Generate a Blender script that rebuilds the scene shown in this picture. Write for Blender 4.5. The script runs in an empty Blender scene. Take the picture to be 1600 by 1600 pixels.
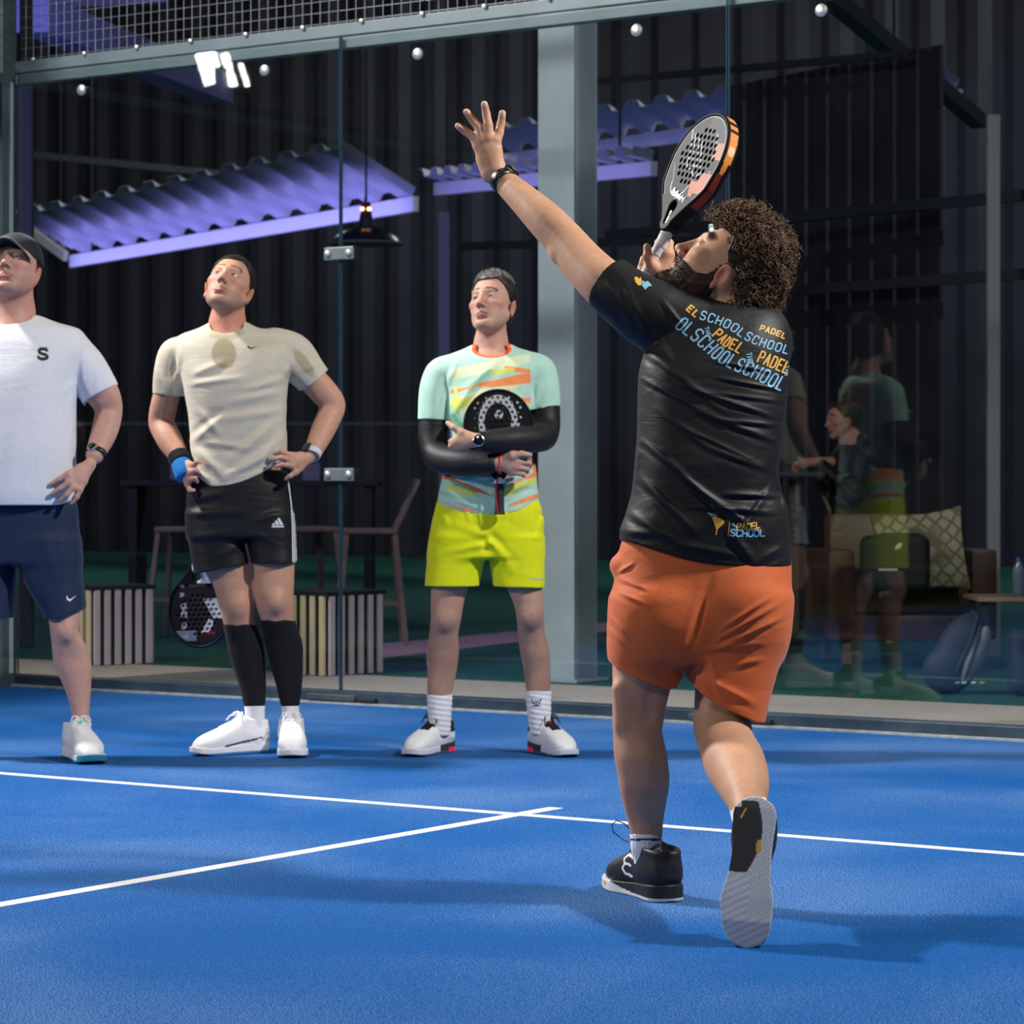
import bpy, bmesh, math, random
import numpy as np
from mathutils import Vector, Matrix
from mathutils.bvhtree import BVHTree

# ------------------------------------------------------------------ camera, world, big lights
FPX = 4348.0                       # focal length in pixels of the 1600 px frame
HOR = 761.0                        # image row of the horizon
CAMX, CAMY, CAMZ = 7.66, -9.94, 0.974
YAW = math.radians(34.1)
F2 = np.array([-math.sin(YAW), math.cos(YAW)])     # forward on the ground
R2 = np.array([math.cos(YAW), math.sin(YAW)])      # right on the ground
C = bpy.context.scene.collection
scene = bpy.context.scene
cd = bpy.data.cameras.new('camera'); cam = bpy.data.objects.new('camera', cd); C.objects.link(cam)
cd.sensor_width = 36.0; cd.lens = 36.0 * FPX / 1600.0
cam.location = (CAMX, CAMY, CAMZ); cam.rotation_euler = (math.pi/2, 0, YAW)
cd.shift_y = -(800.0 - HOR) / 1600.0
cd.clip_start = 0.1; cd.clip_end = 200
cd.dof.use_dof = True; cd.dof.focus_distance = 7.0; cd.dof.aperture_fstop = 9.0
scene.camera = cam
w = bpy.data.worlds.new('world'); scene.world = w; w.use_nodes = True
w.node_tree.nodes['Background'].inputs[0].default_value = (0.55, 0.62, 1.0, 1)
w.node_tree.nodes['Background'].inputs[1].default_value = 0.05
vs = scene.view_settings
vs.view_transform = 'Standard'; vs.look = 'None'; vs.gamma = 1.0; vs.exposure = 0.5; vs.use_curve_mapping = False

def aim(o, target):
    d = Vector(target) - o.location
    o.rotation_euler = d.to_track_quat('-Z', 'Y').to_euler()
def area_light(name, loc, target, size, energy, color=(1,1,1), size_y=None, spread=None):
    l = bpy.data.lights.new(name, 'AREA'); l.energy = energy; l.color = color
    l.shape = 'RECTANGLE'; l.size = size; l.size_y = size_y or size
    if spread: l.spread = spread
    o = bpy.data.objects.new(name, l); C.objects.link(o); o.location = loc; aim(o, target)
    return o
# court floodlights: (lamp position, aim point, watts)
FLOODS = [((-2.55, -4.1, 6.0), (3.4, -3.0, 0.3), 430),
          ((8.55, -2.3, 6.0), (3.0, -3.6, 0.3), 285),
          ((-2.55, -12.5, 6.0), (2.5, -2.5, 0.6), 190),
          ((8.55, -12.5, 6.0), (3.0, -3.5, 0.6), 45)]
for k, (p, t, e) in enumerate(FLOODS):
    area_light('floodlight_lamp', (p[0], p[1], p[2]), t, 0.5, e, (1.0, 0.97, 0.93), 0.34, math.radians(130))

# unseen fill lamps, added to brighten the dark hall beyond the glass
FILL_LAMPS = [((-14, 13, 8.6), 210), ((-5, 15, 8.6), 210), ((3, 12, 8.6), 130), ((-24, 9, 8.6), 210)]
for p, e in FILL_LAMPS:
    area_light('hall_fill_light', p, (p[0]-1.5, p[1]+1.5, 0), 1.6, e, (0.86, 0.90, 1.0), 1.0)

# ------------------------------------------------------------------ pixel + depth -> world
def W(px, py, Z):
    """world point seen at pixel (px,py) at depth Z metres along the view"""
    lat = (px - 800.0) / FPX * Z
    xy = np.array([CAMX, CAMY]) + Z * F2 + lat * R2
    return Vector((xy[0], xy[1], CAMZ + (HOR - py) / FPX * Z))
def ground(px, py):
    return W(px, py, FPX * CAMZ / (py - HOR))

# ------------------------------------------------------------------ materials
def new_mat(name):
    m = bpy.data.materials.new(name); m.use_nodes = True
    return m, m.node_tree, m.node_tree.nodes['Principled BSDF']
def mat(name, col, rough=0.6, metal=0.0, bump=0.0, bscale=200.0, var=0.0, vscale=6.0, spec=0.5, emit=None, estr=1.0, sheen=0.0, stretch=None, coat=0.0):
    m, nt, b = new_mat(name)
    b.inputs['Base Color'].default_value = (*col, 1); b.inputs['Roughness'].default_value = rough
    b.inputs['Metallic'].default_value = metal; b.inputs['Specular IOR Level'].default_value = spec
    if coat: b.inputs['Coat Weight'].default_value = coat; b.inputs['Coat Roughness'].default_value = 0.08
    if sheen: b.inputs['Sheen Weight'].default_value = sheen; b.inputs['Sheen Roughness'].default_value = 0.4
    tc = nt.nodes.new('ShaderNodeTexCoord'); mp = nt.nodes.new('ShaderNodeMapping')
    nt.links.new(tc.outputs['Object'], mp.inputs['Vector'])
    if stretch: mp.inputs['Scale'].default_value = stretch
    if var:
        n = nt.nodes.new('ShaderNodeTexNoise'); n.inputs['Scale'].default_value = vscale; n.inputs['Detail'].default_value = 5
        nt.links.new(mp.outputs[0], n.inputs['Vector'])
        r = nt.nodes.new('ShaderNodeMapRange'); r.inputs[1].default_value = 0.3; r.inputs[2].default_value = 0.7
        r.inputs[3].default_value = 1 - var; r.inputs[4].default_value = 1 + var
        nt.links.new(n.outputs['Fac'], r.inputs[0])
        mx = nt.nodes.new('ShaderNodeVectorMath'); mx.operation = 'SCALE'
        mx.inputs[0].default_value = col; nt.links.new(r.outputs[0], mx.inputs['Scale'])
        nt.links.new(mx.outputs[0], b.inputs['Base Color'])
    if bump:
        n = nt.nodes.new('ShaderNodeTexNoise'); n.inputs['Scale'].default_value = bscale; n.inputs['Detail'].default_value = 3
        nt.links.new(mp.outputs[0], n.inputs['Vector'])
        bp = nt.nodes.new('ShaderNodeBump'); bp.inputs['Strength'].default_value = bump; bp.inputs['Distance'].default_value = 0.002
        nt.links.new(n.outputs['Fac'], bp.inputs['Height']); nt.links.new(bp.outputs[0], b.inputs['Normal'])
    if emit: b.inputs['Emission Color'].default_value = (*emit, 1); b.inputs['Emission Strength'].default_value = estr
    return m
def col_mat(name, rough=0.55, sss=0.0, bump=0.15, bscale=350.0, spec=0.4, sheen=0.0, wr=0.0, wscale=18.0, var=0.06):
    """colour comes from the mesh attribute Col; fine grain bump, optional cloth wrinkle bump"""
    m, nt, b = new_mat(name)
    a = nt.nodes.new('ShaderNodeAttribute'); a.attribute_name = 'Col'
    tc = nt.nodes.new('ShaderNodeTexCoord')
    n = nt.nodes.new('ShaderNodeTexNoise'); n.inputs['Scale'].default_value = 60; n.inputs['Detail'].default_value = 4
    nt.links.new(tc.outputs['Object'], n.inputs['Vector'])
    r = nt.nodes.new('ShaderNodeMapRange'); r.inputs[1].default_value = 0.3; r.inputs[2].default_value = 0.7
    r.inputs[3].default_value = 1 - var; r.inputs[4].default_value = 1 + var
    nt.links.new(n.outputs['Fac'], r.inputs[0])
    mx = nt.nodes.new('ShaderNodeVectorMath'); mx.operation = 'SCALE'
    nt.links.new(a.outputs['Color'], mx.inputs[0]); nt.links.new(r.outputs[0], mx.inputs['Scale'])
    nt.links.new(mx.outputs[0], b.inputs['Base Color'])
    b.inputs['Roughness'].default_value = rough; b.inputs['Specular IOR Level'].default_value = spec
    if sheen: b.inputs['Sheen Weight'].default_value = sheen; b.inputs['Sheen Roughness'].default_value = 0.4
    if sss:
        b.inputs['Subsurface Weight'].default_value = sss; b.inputs['Subsurface Radius'].default_value = (1, 0.35, 0.2)
        b.inputs['Subsurface Scale'].default_value = 0.006
    n2 = nt.nodes.new('ShaderNodeTexNoise'); n2.inputs['Scale'].default_value = bscale; n2.inputs['Detail'].default_value = 2
    nt.links.new(tc.outputs['Object'], n2.inputs['Vector'])
    bp = nt.nodes.new('ShaderNodeBump'); bp.inputs['Strength'].default_value = bump; bp.inputs['Distance'].default_value = 0.001
    nt.links.new(n2.outputs['Fac'], bp.inputs['Height'])
    last = bp
    if wr:
        n3 = nt.nodes.new('ShaderNodeTexNoise'); n3.inputs['Scale'].default_value = wscale; n3.inputs['Detail'].default_value = 3
        n3.inputs['Distortion'].default_value = 0.8
        mp = nt.nodes.new('ShaderNodeMapping'); mp.inputs['Scale'].default_value = (0.55, 0.55, 1.3); mp.inputs['Rotation'].default_value = (0, 0.5, 0)
        nt.links.new(tc.outputs['Object'], mp.inputs['Vector']); nt.links.new(mp.outputs[0], n3.inputs['Vector'])
        b2 = nt.nodes.new('ShaderNodeBump'); b2.inputs['Strength'].default_value = wr; b2.inputs['Distance'].default_value = 0.012
        nt.links.new(n3.outputs['Fac'], b2.inputs['Height']); nt.links.new(bp.outputs[0], b2.inputs['Normal']); last = b2
    nt.links.new(last.outputs[0], b.inputs['Normal'])
    return m

# ------------------------------------------------------------------ object helpers
def tag(o, label=None, cat=None, group=None, kind=None):
    if label: o['label'] = label
    if cat: o['category'] = cat
    if group: o['group'] = group
    if kind: o['kind'] = kind
    return o
def empty(name, loc=(0,0,0), rz=0.0, label=None, cat=None, group=None):
    o = bpy.data.objects.new(name, None); C.objects.link(o); o.location = loc; o.rotation_euler = (0,0,rz)
    o.empty_display_size = 0.1
    return tag(o, label, cat, group)
def mesh_obj(name, V, Fq, m, parent=None, smooth=True, col=None, edges=None):
    me = bpy.data.meshes.new(name)
    V = np.asarray(V, dtype=np.float32)
    if isinstance(Fq, np.ndarray):
        nv, nf, k = len(V), len(Fq), Fq.shape[1]
        me.vertices.add(nv); me.vertices.foreach_set('co', V.ravel())
        me.loops.add(nf*k); me.loops.foreach_set('vertex_index', Fq.astype(np.int32).ravel())
        me.polygons.add(nf); me.polygons.foreach_set('loop_start', np.arange(0, nf*k, k, dtype=np.int32))
        me.polygons.foreach_set('loop_total', np.full(nf, k, dtype=np.int32))
        me.update(calc_edges=True); me.validate()
    else:
        me.from_pydata(V.tolist(), [], Fq); me.update()
    if smooth: me.shade_smooth()
    if col is not None:
        a = me.color_attributes.new('Col', 'FLOAT_COLOR', 'POINT')
        cc = np.ones((len(V), 4), dtype=np.float32); cc[:, :3] = col
        a.data.foreach_set('color', cc.ravel())
    ms = m if isinstance(m, (list, tuple)) else [m]
    for x in ms: me.materials.append(x)
    o = bpy.data.objects.new(name, me); C.objects.link(o)
    if parent is not None: o.parent = parent
    return o
class MB:
    """collects boxes, prisms and tubes into one mesh"""
    def __init__(s): s.V = []; s.F = []; s.mi = []
    def add(s, V, F, mi=0):
        n = len(s.V); s.V += [tuple(v) for v in V]; s.F += [[i+n for i in f] for f in F]; s.mi += [mi]*len(F)
    def box(s, c, d, rot=None, mi=0, bev=0.0):
        c = Vector(c); hx, hy, hz = d[0]/2, d[1]/2, d[2]/2
        if bev <= 0:
            P = [Vector((x*hx, y*hy, z*hz)) for x in (-1,1) for y in (-1,1) for z in (-1,1)]
            F = [(0,1,3,2),(4,6,7,5),(0,4,5,1),(2,3,7,6),(0,2,6,4),(1,5,7,3)]
        else:
            bm = bmesh.new(); bmesh.ops.create_cube(bm, size=1)
            for v in bm.verts: v.co = Vector((v.co.x*d[0], v.co.y*d[1], v.co.z*d[2]))
            bmesh.ops.bevel(bm, geom=list(bm.edges), offset=bev, segments=2, affect='EDGES', profile=0.6)
            bm.verts.index_update(); P = [v.co.copy() for v in bm.verts]; F = [[v.index for v in f.verts] for f in bm.faces]; bm.free()
        if rot is not None: P = [rot @ p for p in P]
        s.add([p + c for p in P], F, mi)
    def bar(s, a, b, wd, th, up=(0,0,1), mi=0, bev=0.0):
        a, b = Vector(a), Vector(b); x = (b-a); L = x.length; x.normalize()
        y = Vector(up).cross(x); 
        if y.length < 1e-5: y = Vector((1,0,0)).cross(x)
        y.normalize(); z = x.cross(y)
        s.box((a+b)/2, (L, wd, th), Matrix((x,y,z)).transposed(), mi, bev)
    def tube(s, pts, r, n=8, mi=0, cap=True, closed=False):
        P, F = tube_arrays([pts], [r if hasattr(r,'__len__') else [r]*len(pts)], n, closed)
        s.add(P, F.tolist(), mi)
        if cap and not closed:
            N = len(s.V); m = len(pts)
            s.F.append([N-m*n+i for i in range(n)][::-1]); s.F.append([N-n+i for i in range(n)]); s.mi += [mi, mi]
    def lathe(s, prof, c=(0,0,0), n=24, mi=0, rot=None):
        V = []; F = []
        for (r, z) in prof:
            for i in range(n):
                a = 2*math.pi*i/n; p = Vector((r*math.cos(a), r*math.sin(a), z))
                if rot is not None: p = rot @ p
                V.append(p + Vector(c))
        for j in range(len(prof)-1):
            for i in range(n):
                k = (i+1) % n; F.append((j*n+i, j*n+k, (j+1)*n+k, (j+1)*n+i))
        F.append(list(range(n))[::-1]); F.append([(len(prof)-1)*n+i for i in range(n)])
        s.add(V, F, mi)
    def build(s, name, m, parent=None, smooth=False, label=None):
        o = mesh_obj(name, s.V, [list(f) for f in s.F], m, parent, smooth)
        if any(s.mi): o.data.polygons.foreach_set('material_index', s.mi)
        if smooth:
            o.data.set_sharp_from_angle(angle=math.radians(40))
        if label: o['label'] = label
        return o
def tube_arrays(paths, radii, n=6, closed=False, flat=1.0):
    """sweep n-gons along paths (list of point lists) -> vertices, quads"""
    Vs = []; Fs = []; base = 0
    ang = np.arange(n)*2*math.pi/n
    for pts, rr in zip(paths, radii):
        P = np.asarray([tuple(p) for p in pts], dtype=float); m = len(P)
        T = np.gradient(P, axis=0) if not closed else (np.roll(P,-1,0)-np.roll(P,1,0))
        T /= np.linalg.norm(T, axis=1)[:,None] + 1e-12
        ref = np.array([0.0,0,1]) if abs(T[0][2]) < 0.9 else np.array([1.0,0,0])
        u = np.cross(T[0], ref); u /= np.linalg.norm(u); U = []
        for i in range(m):
            u = u - T[i]*np.dot(u, T[i]); u /= np.linalg.norm(u)+1e-12; U.append(u)
        U = np.array(U); B = np.cross(T, U); rr = np.asarray(rr, dtype=float)
        ring = P[:,None,:] + rr[:,None,None]*(np.cos(ang)[None,:,None]*U[:,None,:] + flat*np.sin(ang)[None,:,None]*B[:,None,:])
        Vs.append(ring.reshape(-1,3))
        i = np.arange(m if closed else m-1)[:,None]; j = np.arange(n)[None,:]
        i2 = (i+1) % m; j2 = (j+1) % n
        q = np.stack([i*n+j, i*n+j2, i2*n+j2, i2*n+j], -1).reshape(-1,4) + base
        Fs.append(q); base += m*n
    return np.concatenate(Vs), np.concatenate(Fs)
# ------------------------------------------------------------------ signed-distance modelling (smooth unions meshed by surface nets)
QV = 1.0       # voxel size multiplier
f32 = np.float32
def vec(p): return np.array([p[0], p[1], p[2]], dtype=np.float64)
def nrm(v): v = vec(v); return v/(np.linalg.norm(v)+1e-12)
def frame(fwd, up):
    """columns x(right) y(forward) z(up)"""
    y = nrm(fwd); x = np.cross(y, nrm(up)); x /= np.linalg.norm(x); z = np.cross(x, y)
    return np.stack([x, y, z], 1)
def rotm(yaw=0, pitch=0, roll=0):
    cy, sy, cp, sp, cr, sr = math.cos(yaw), math.sin(yaw), math.cos(pitch), math.sin(pitch), math.cos(roll), math.sin(roll)
    Rz = np.array([[cy,-sy,0],[sy,cy,0],[0,0,1]]); Rx = np.array([[1,0,0],[0,cp,-sp],[0,sp,cp]]); Ry = np.array([[cr,0,sr],[0,1,0],[-sr,0,cr]])
    return Rz @ Rx @ Ry
def smooth_profile(s, ys, n=72):
    s = np.asarray(s, float); ys = np.asarray(ys, float)
    if len(s) < 3:
        t = np.linspace(s[0], s[-1], n); return t, np.interp(t, s, ys)
    h = np.diff(s); d = np.diff(ys)/h; m = np.zeros(len(s)); m[0] = d[0]; m[-1] = d[-1]
    for i in range(1, len(s)-1):
        m[i] = 0 if d[i-1]*d[i] <= 0 else 2*d[i-1]*d[i]/(d[i-1]+d[i])
    t = np.linspace(s[0], s[-1], n); k = np.clip(np.searchsorted(s, t)-1, 0, len(s)-2)
    x = (t-s[k])/h[k]
    return t, (2*x**3-3*x**2+1)*ys[k] + (x**3-2*x**2+x)*h[k]*m[k] + (-2*x**3+3*x**2)*ys[k+1] + (x**3-x**2)*h[k]*m[k+1]
class SDF:
    def __init__(s): s.items = []; s.M = np.eye(3); s.o = np.zeros(3); s.post = []
    def at(s, o=(0,0,0), M=None): s.o = vec(o); s.M = np.eye(3) if M is None else M; return s
    def pt(s, p): return s.M @ vec(p) + s.o
    def _add(s, fn, lo, hi, op, k): s.items.append((fn, np.asarray(lo)-2*k-0.015, np.asarray(hi)+2*k+0.015, op, k))
    def cap(s, a, b, ra, rb=None, k=0.01, op='u'):
        rb = ra if rb is None else rb; a = s.pt(a); b = s.pt(b); ab = b-a; L2 = max(float(ab@ab), 1e-12)
        a_, ab_ = a.astype(f32), ab.astype(f32)
        def fn(P):
            d = P-a_; t = np.clip((d@ab_)/f32(L2), 0, 1)
            d = d - t[:,None]*ab_
            return np.sqrt((d*d).sum(1)) - (f32(ra)+t*f32(rb-ra))
        r = max(ra, rb); s._add(fn, np.minimum(a,b)-r, np.maximum(a,b)+r, op, k); return s
    def chain(s, pts, rs, k=0.01):
        for i in range(len(pts)-1): s.cap(pts[i], pts[i+1], rs[i], rs[i+1], k)
        return s
    def ell(s, c, r, R=None, k=0.01, op='u'):
        c = s.pt(c); M = s.M if R is None else s.M @ R; r = np.array(r, float); c_, M_, ir = c.astype(f32), M.astype(f32), (1/r).astype(f32)
        def fn(P):
            q = (P-c_)@M_; a = q*ir; l = np.sqrt((a*a).sum(1))+1e-9
            b = a*ir; g = np.sqrt((b*b).sum(1))+1e-9
            return l*(l-1)/g
        e = np.sqrt(((M*r[None,:])**2).sum(1)); s._add(fn, c-e, c+e, op, k); return s
    def box(s, c, h, r=0.005, R=None, k=0.005, op='u'):
        c = s.pt(c); M = s.M if R is None else s.M @ R; h = np.array(h, float)-r; c_, M_, h_ = c.astype(f32), M.astype(f32), h.astype(f32)
        def fn(P):
            q = np.abs((P-c_)@M_)-h_
            return np.sqrt((np.maximum(q,0)**2).sum(1)) + np.minimum(q.max(1),0) - f32(r)
        e = np.abs(M)@(h+r); s._add(fn, c-e, c+e, op, k); return s
    def loft(s, A, B, U, st, k=0.02, op='u', rnd=0.012):
        """st rows: (t 0..1, cu, cv, a, b, [n]) ; axis A->B, U = direction of the 'a' half width"""
        A = s.pt(A); B = s.pt(B); U = s.M @ vec(U); w = B-A; L = np.linalg.norm(w); w = w/L
        U = U - w*(U@w); U /= np.linalg.norm(U); V_ = np.cross(w, U)
        st = [tuple(x)+(2.0,)*(6-len(x)) for x in st]; st = np.array(st, float); T = st[:,0]*L
        prof = [smooth_profile(T, st[:,i]) for i in range(1,6)]; tt = prof[0][0]; pr = [p[1] for p in prof]
        M_ = np.stack([U, V_, w],1).astype(f32); A_ = A.astype(f32)
        def fn(P):
            q = (P-A_)@M_; t = q[:,2]
            cu, cv, a, b, n = [np.interp(t, tt, p).astype(f32) for p in pr]
            x = q[:,0]-cu; y = q[:,1]-cv
            kk = (np.abs(x/a)**n + np.abs(y/b)**n + 1e-9)**(1/n); rr = np.sqrt(x*x+y*y)
            d = np.where(kk > 0.25, rr*(1-1/np.maximum(kk,0.25)), -np.minimum(a,b)*0.75)
            c = np.maximum(tt[0]-t, t-tt[-1]); dd = d+f32(rnd); cc = c+f32(rnd)
            return (np.minimum(np.maximum(dd,cc),0) + np.sqrt(np.maximum(dd,0)**2+np.maximum(cc,0)**2) - f32(rnd)).astype(f32)
        pts = []
        for i in range(len(tt)):
            c = A + U*pr[0][i] + V_*pr[1][i] + w*tt[i]; e = max(pr[2][i], pr[3][i]); pts += [c-e, c+e]
        pts = np.array(pts); s._add(fn, pts.min(0), pts.max(0), op, k); return s
    def cut(s, p, n, k=0.001, lo=None, hi=None):
        """keep only the side behind plane (p,n) inside optional box lo..hi"""
        p = s.pt(p).astype(f32); n = nrm(s.M@vec(n)).astype(f32)
        def fn(P):
            d = (P-p)@n
            return d
        B = 99.0
        s.items.append((fn, np.array([-B]*3) if lo is None else np.array(lo), np.array([B]*3) if hi is None else np.array(hi), 'i', k)); return s
    def func(s, fn, lo=None, hi=None, op='p'):
        B = 99.0; s.items.append((fn, np.array([-B]*3) if lo is None else np.array(lo), np.array([B]*3) if hi is None else np.array(hi), op, 0)); return s
    def ev(s, P, lo, hi):
        d = np.full(len(P), 1.0, dtype=f32); hit = False
        for fn, l, h, op, k in s.items:
            if (l > hi).any() or (h < lo).any(): continue
            if op == 'p': d = fn(P, d); continue
            e = fn(P)
            if op == 'u':
                hit = True
                if k > 0:
                    hh = np.maximum(f32(k)-np.abs(d-e),0)/f32(k); d = np.minimum(d,e)-hh*hh*f32(k/4)
                else: d = np.minimum(d,e)
            elif op == 's':
                hh = np.maximum(f32(k)-np.abs(d+e),0)/f32(max(k,1e-6)); d = np.maximum(d,-e)+hh*hh*f32(k/4)
            elif op == 'i':
                inb = True
                if l[0] > -90:
                    m = ((P >= l)&(P <= h)).all(1); d = np.where(m, np.maximum(d,e), d)
                else: d = np.maximum(d, e)
        return d if hit else None
    def bounds(s):
        lo = np.min([i[1] for i in s.items if i[3]=='u'], axis=0); hi = np.max([i[2] for i in s.items if i[3]=='u'], axis=0)
        return lo, hi
    def mesh(s, h):
        h = h*QV; B = 20; lo, hi = s.bounds(); lo = lo-2*h; nb = np.ceil((hi-lo+2*h)/(B*h)).astype(int)
        N = nb*B+4; S1 = int(N[1]*N[2]); S2 = int(N[2])
        g = np.arange(B+1); I, J, K = np.meshgrid(g, g, g, indexing='ij'); G = np.stack([I.ravel(),J.ravel(),K.ravel()],1)
        g2 = np.arange(0, B+1, 5); I2, J2, K2 = np.meshgrid(g2, g2, g2, indexing='ij'); G2 = np.stack([I2.ravel(),J2.ravel(),K2.ravel()],1)
        keys = []; verts = []; quads = []
        corners = np.array([[a,b,c] for a in (0,1) for b in (0,1) for c in (0,1)])
        for bi in range(nb[0]):
            for bj in range(nb[1]):
                for bk in range(nb[2]):
                    b0 = np.array([bi,bj,bk])*B; o = lo + b0*h; e = o + B*h
                    P = (G2*h+o).astype(f32); d = s.ev(P, o, e)
                    if d is None or np.abs(d).min() > 10*h: continue
                    P = (G*h+o).astype(f32); d = s.ev(P, o, e)
                    if d.min() >= 0 or d.max() < 0: continue
                    D = d.reshape(B+1,B+1,B+1); neg = D < 0
                    c8 = [neg[a:a+B, b:b+B, c:c+B] for a,b,c in corners]
                    cnt = sum(x.astype(np.int8) for x in c8); act = np.argwhere((cnt > 0)&(cnt < 8))
                    if len(act):
                        vals = np.stack([D[act[:,0]+a, act[:,1]+b, act[:,2]+c] for a,b,c in corners],1)
                        acc = np.zeros((len(act),3)); num = np.zeros(len(act))
                        for i in range(8):
                            for bit, ax in ((4,0),(2,1),(1,2)):
                                if i & bit: continue
                                j = i | bit; va, vb = vals[:,i], vals[:,j]; m = (va<0) != (vb<0)
                                t = np.where(m, va/(va-vb+1e-20), 0)
                                p = np.repeat(corners[i][None,:].astype(float), len(act), 0); p[:,ax] += t
                                acc += p*m[:,None]; num += m
                        verts.append((acc/num[:,None] + act + b0)*h + lo)
                        ga = act + b0 + 1; keys.append(ga[:,0]*S1+ga[:,1]*S2+ga[:,2])
                    sub = neg[:B,:B,:B]
                    for ax in range(3):
                        sl = [slice(0,B)]*3; sl[ax] = slice(1,B+1); nx = neg[tuple(sl)]
                        ed = np.argwhere(sub != nx)
                        if not len(ed): continue
                        flip = sub[ed[:,0],ed[:,1],ed[:,2]]
                        a1, a2 = [(1,2),(2,0),(0,1)][ax]; e1 = np.zeros(3,int); e1[a1]=1; e2 = np.zeros(3,int); e2[a2]=1
                        gg = ed + b0 + 1
                        kk = [gg, gg-e1, gg-e1-e2, gg-e2]
                        kq = np.stack([x[:,0]*S1+x[:,1]*S2+x[:,2] for x in kk],1)
                        kq[~flip] = kq[~flip][:, ::-1]; quads.append(kq)
        keys = np.concatenate(keys); verts = np.concatenate(verts); quads = np.concatenate(quads)
        order = np.argsort(keys); keys = keys[order]; verts = verts[order]
        idx = np.searchsorted(keys, quads); idx = np.clip(idx, 0, len(keys)-1)
        ok = (keys[idx] == quads).all(1)
        return verts.astype(f32), idx[ok]
def relax(V, Q, n=1, f=0.5):
    """light Laplacian smoothing"""
    for _ in range(n):
        acc = np.zeros_like(V, dtype=np.float64); cnt = np.zeros(len(V))
        for i in range(4):
            a, b = Q[:,i], Q[:,(i+1)%4]
            np.add.at(acc, a, V[b]); np.add.at(cnt, a, 1); np.add.at(acc, b, V[a]); np.add.at(cnt, b, 1)
        V = (V*(1-f) + f*acc/np.maximum(cnt,1)[:,None]).astype(f32)
    return V
def sdf_obj(name, s, h, m, parent=None, col=None, sm=1, label=None):
    V, Q = s.mesh(h)
    if sm: V = relax(V, Q, sm)
    c = None
    if col is not None: c = col(V) if callable(col) else np.tile(np.array(col, dtype=f32), (len(V),1))
    o = mesh_obj(name, V, Q, m, parent, True, c)
    E = np.sort(np.concatenate([Q[:,[0,1]],Q[:,[1,2]],Q[:,[2,3]],Q[:,[3,0]]]),1); ky = E[:,0].astype(np.int64)*len(V)+E[:,1]
    if (np.unique(ky, return_counts=True)[1] == 1).any():      # close stray pinholes
        bm = bmesh.new(); bm.from_mesh(o.data); bmesh.ops.holes_fill(bm, edges=[e for e in bm.edges if e.is_boundary], sides=0)
        for f in bm.faces: f.smooth = True
        bm.to_mesh(o.data); bm.free()
    if label: o['label'] = label
    return o
def seg_dist(P, a, b):
    a = np.asarray(a, f32); b = np.asarray(b, f32); ab = b-a; t = np.clip(((P-a)@ab)/max(float(ab@ab),1e-9), 0, 1)
    d = P-a-t[:,None]*ab; return np.sqrt((d*d).sum(1)), t
def wob(P, s, seed=0):
    """cheap smooth noise in -1..1"""
    r = np.random.RandomState(seed); out = 0
    for i in range(5):
        k = r.normal(size=3); k = k/np.linalg.norm(k)*s*(0.7+0.6*r.rand()); ph = r.rand()*6.28
        out = out + np.sin(P@k.astype(f32) + f32(ph) + 0.8*np.sin(P@np.roll(k,1).astype(f32)*0.7+f32(ph*2)))
    return out/5
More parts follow.
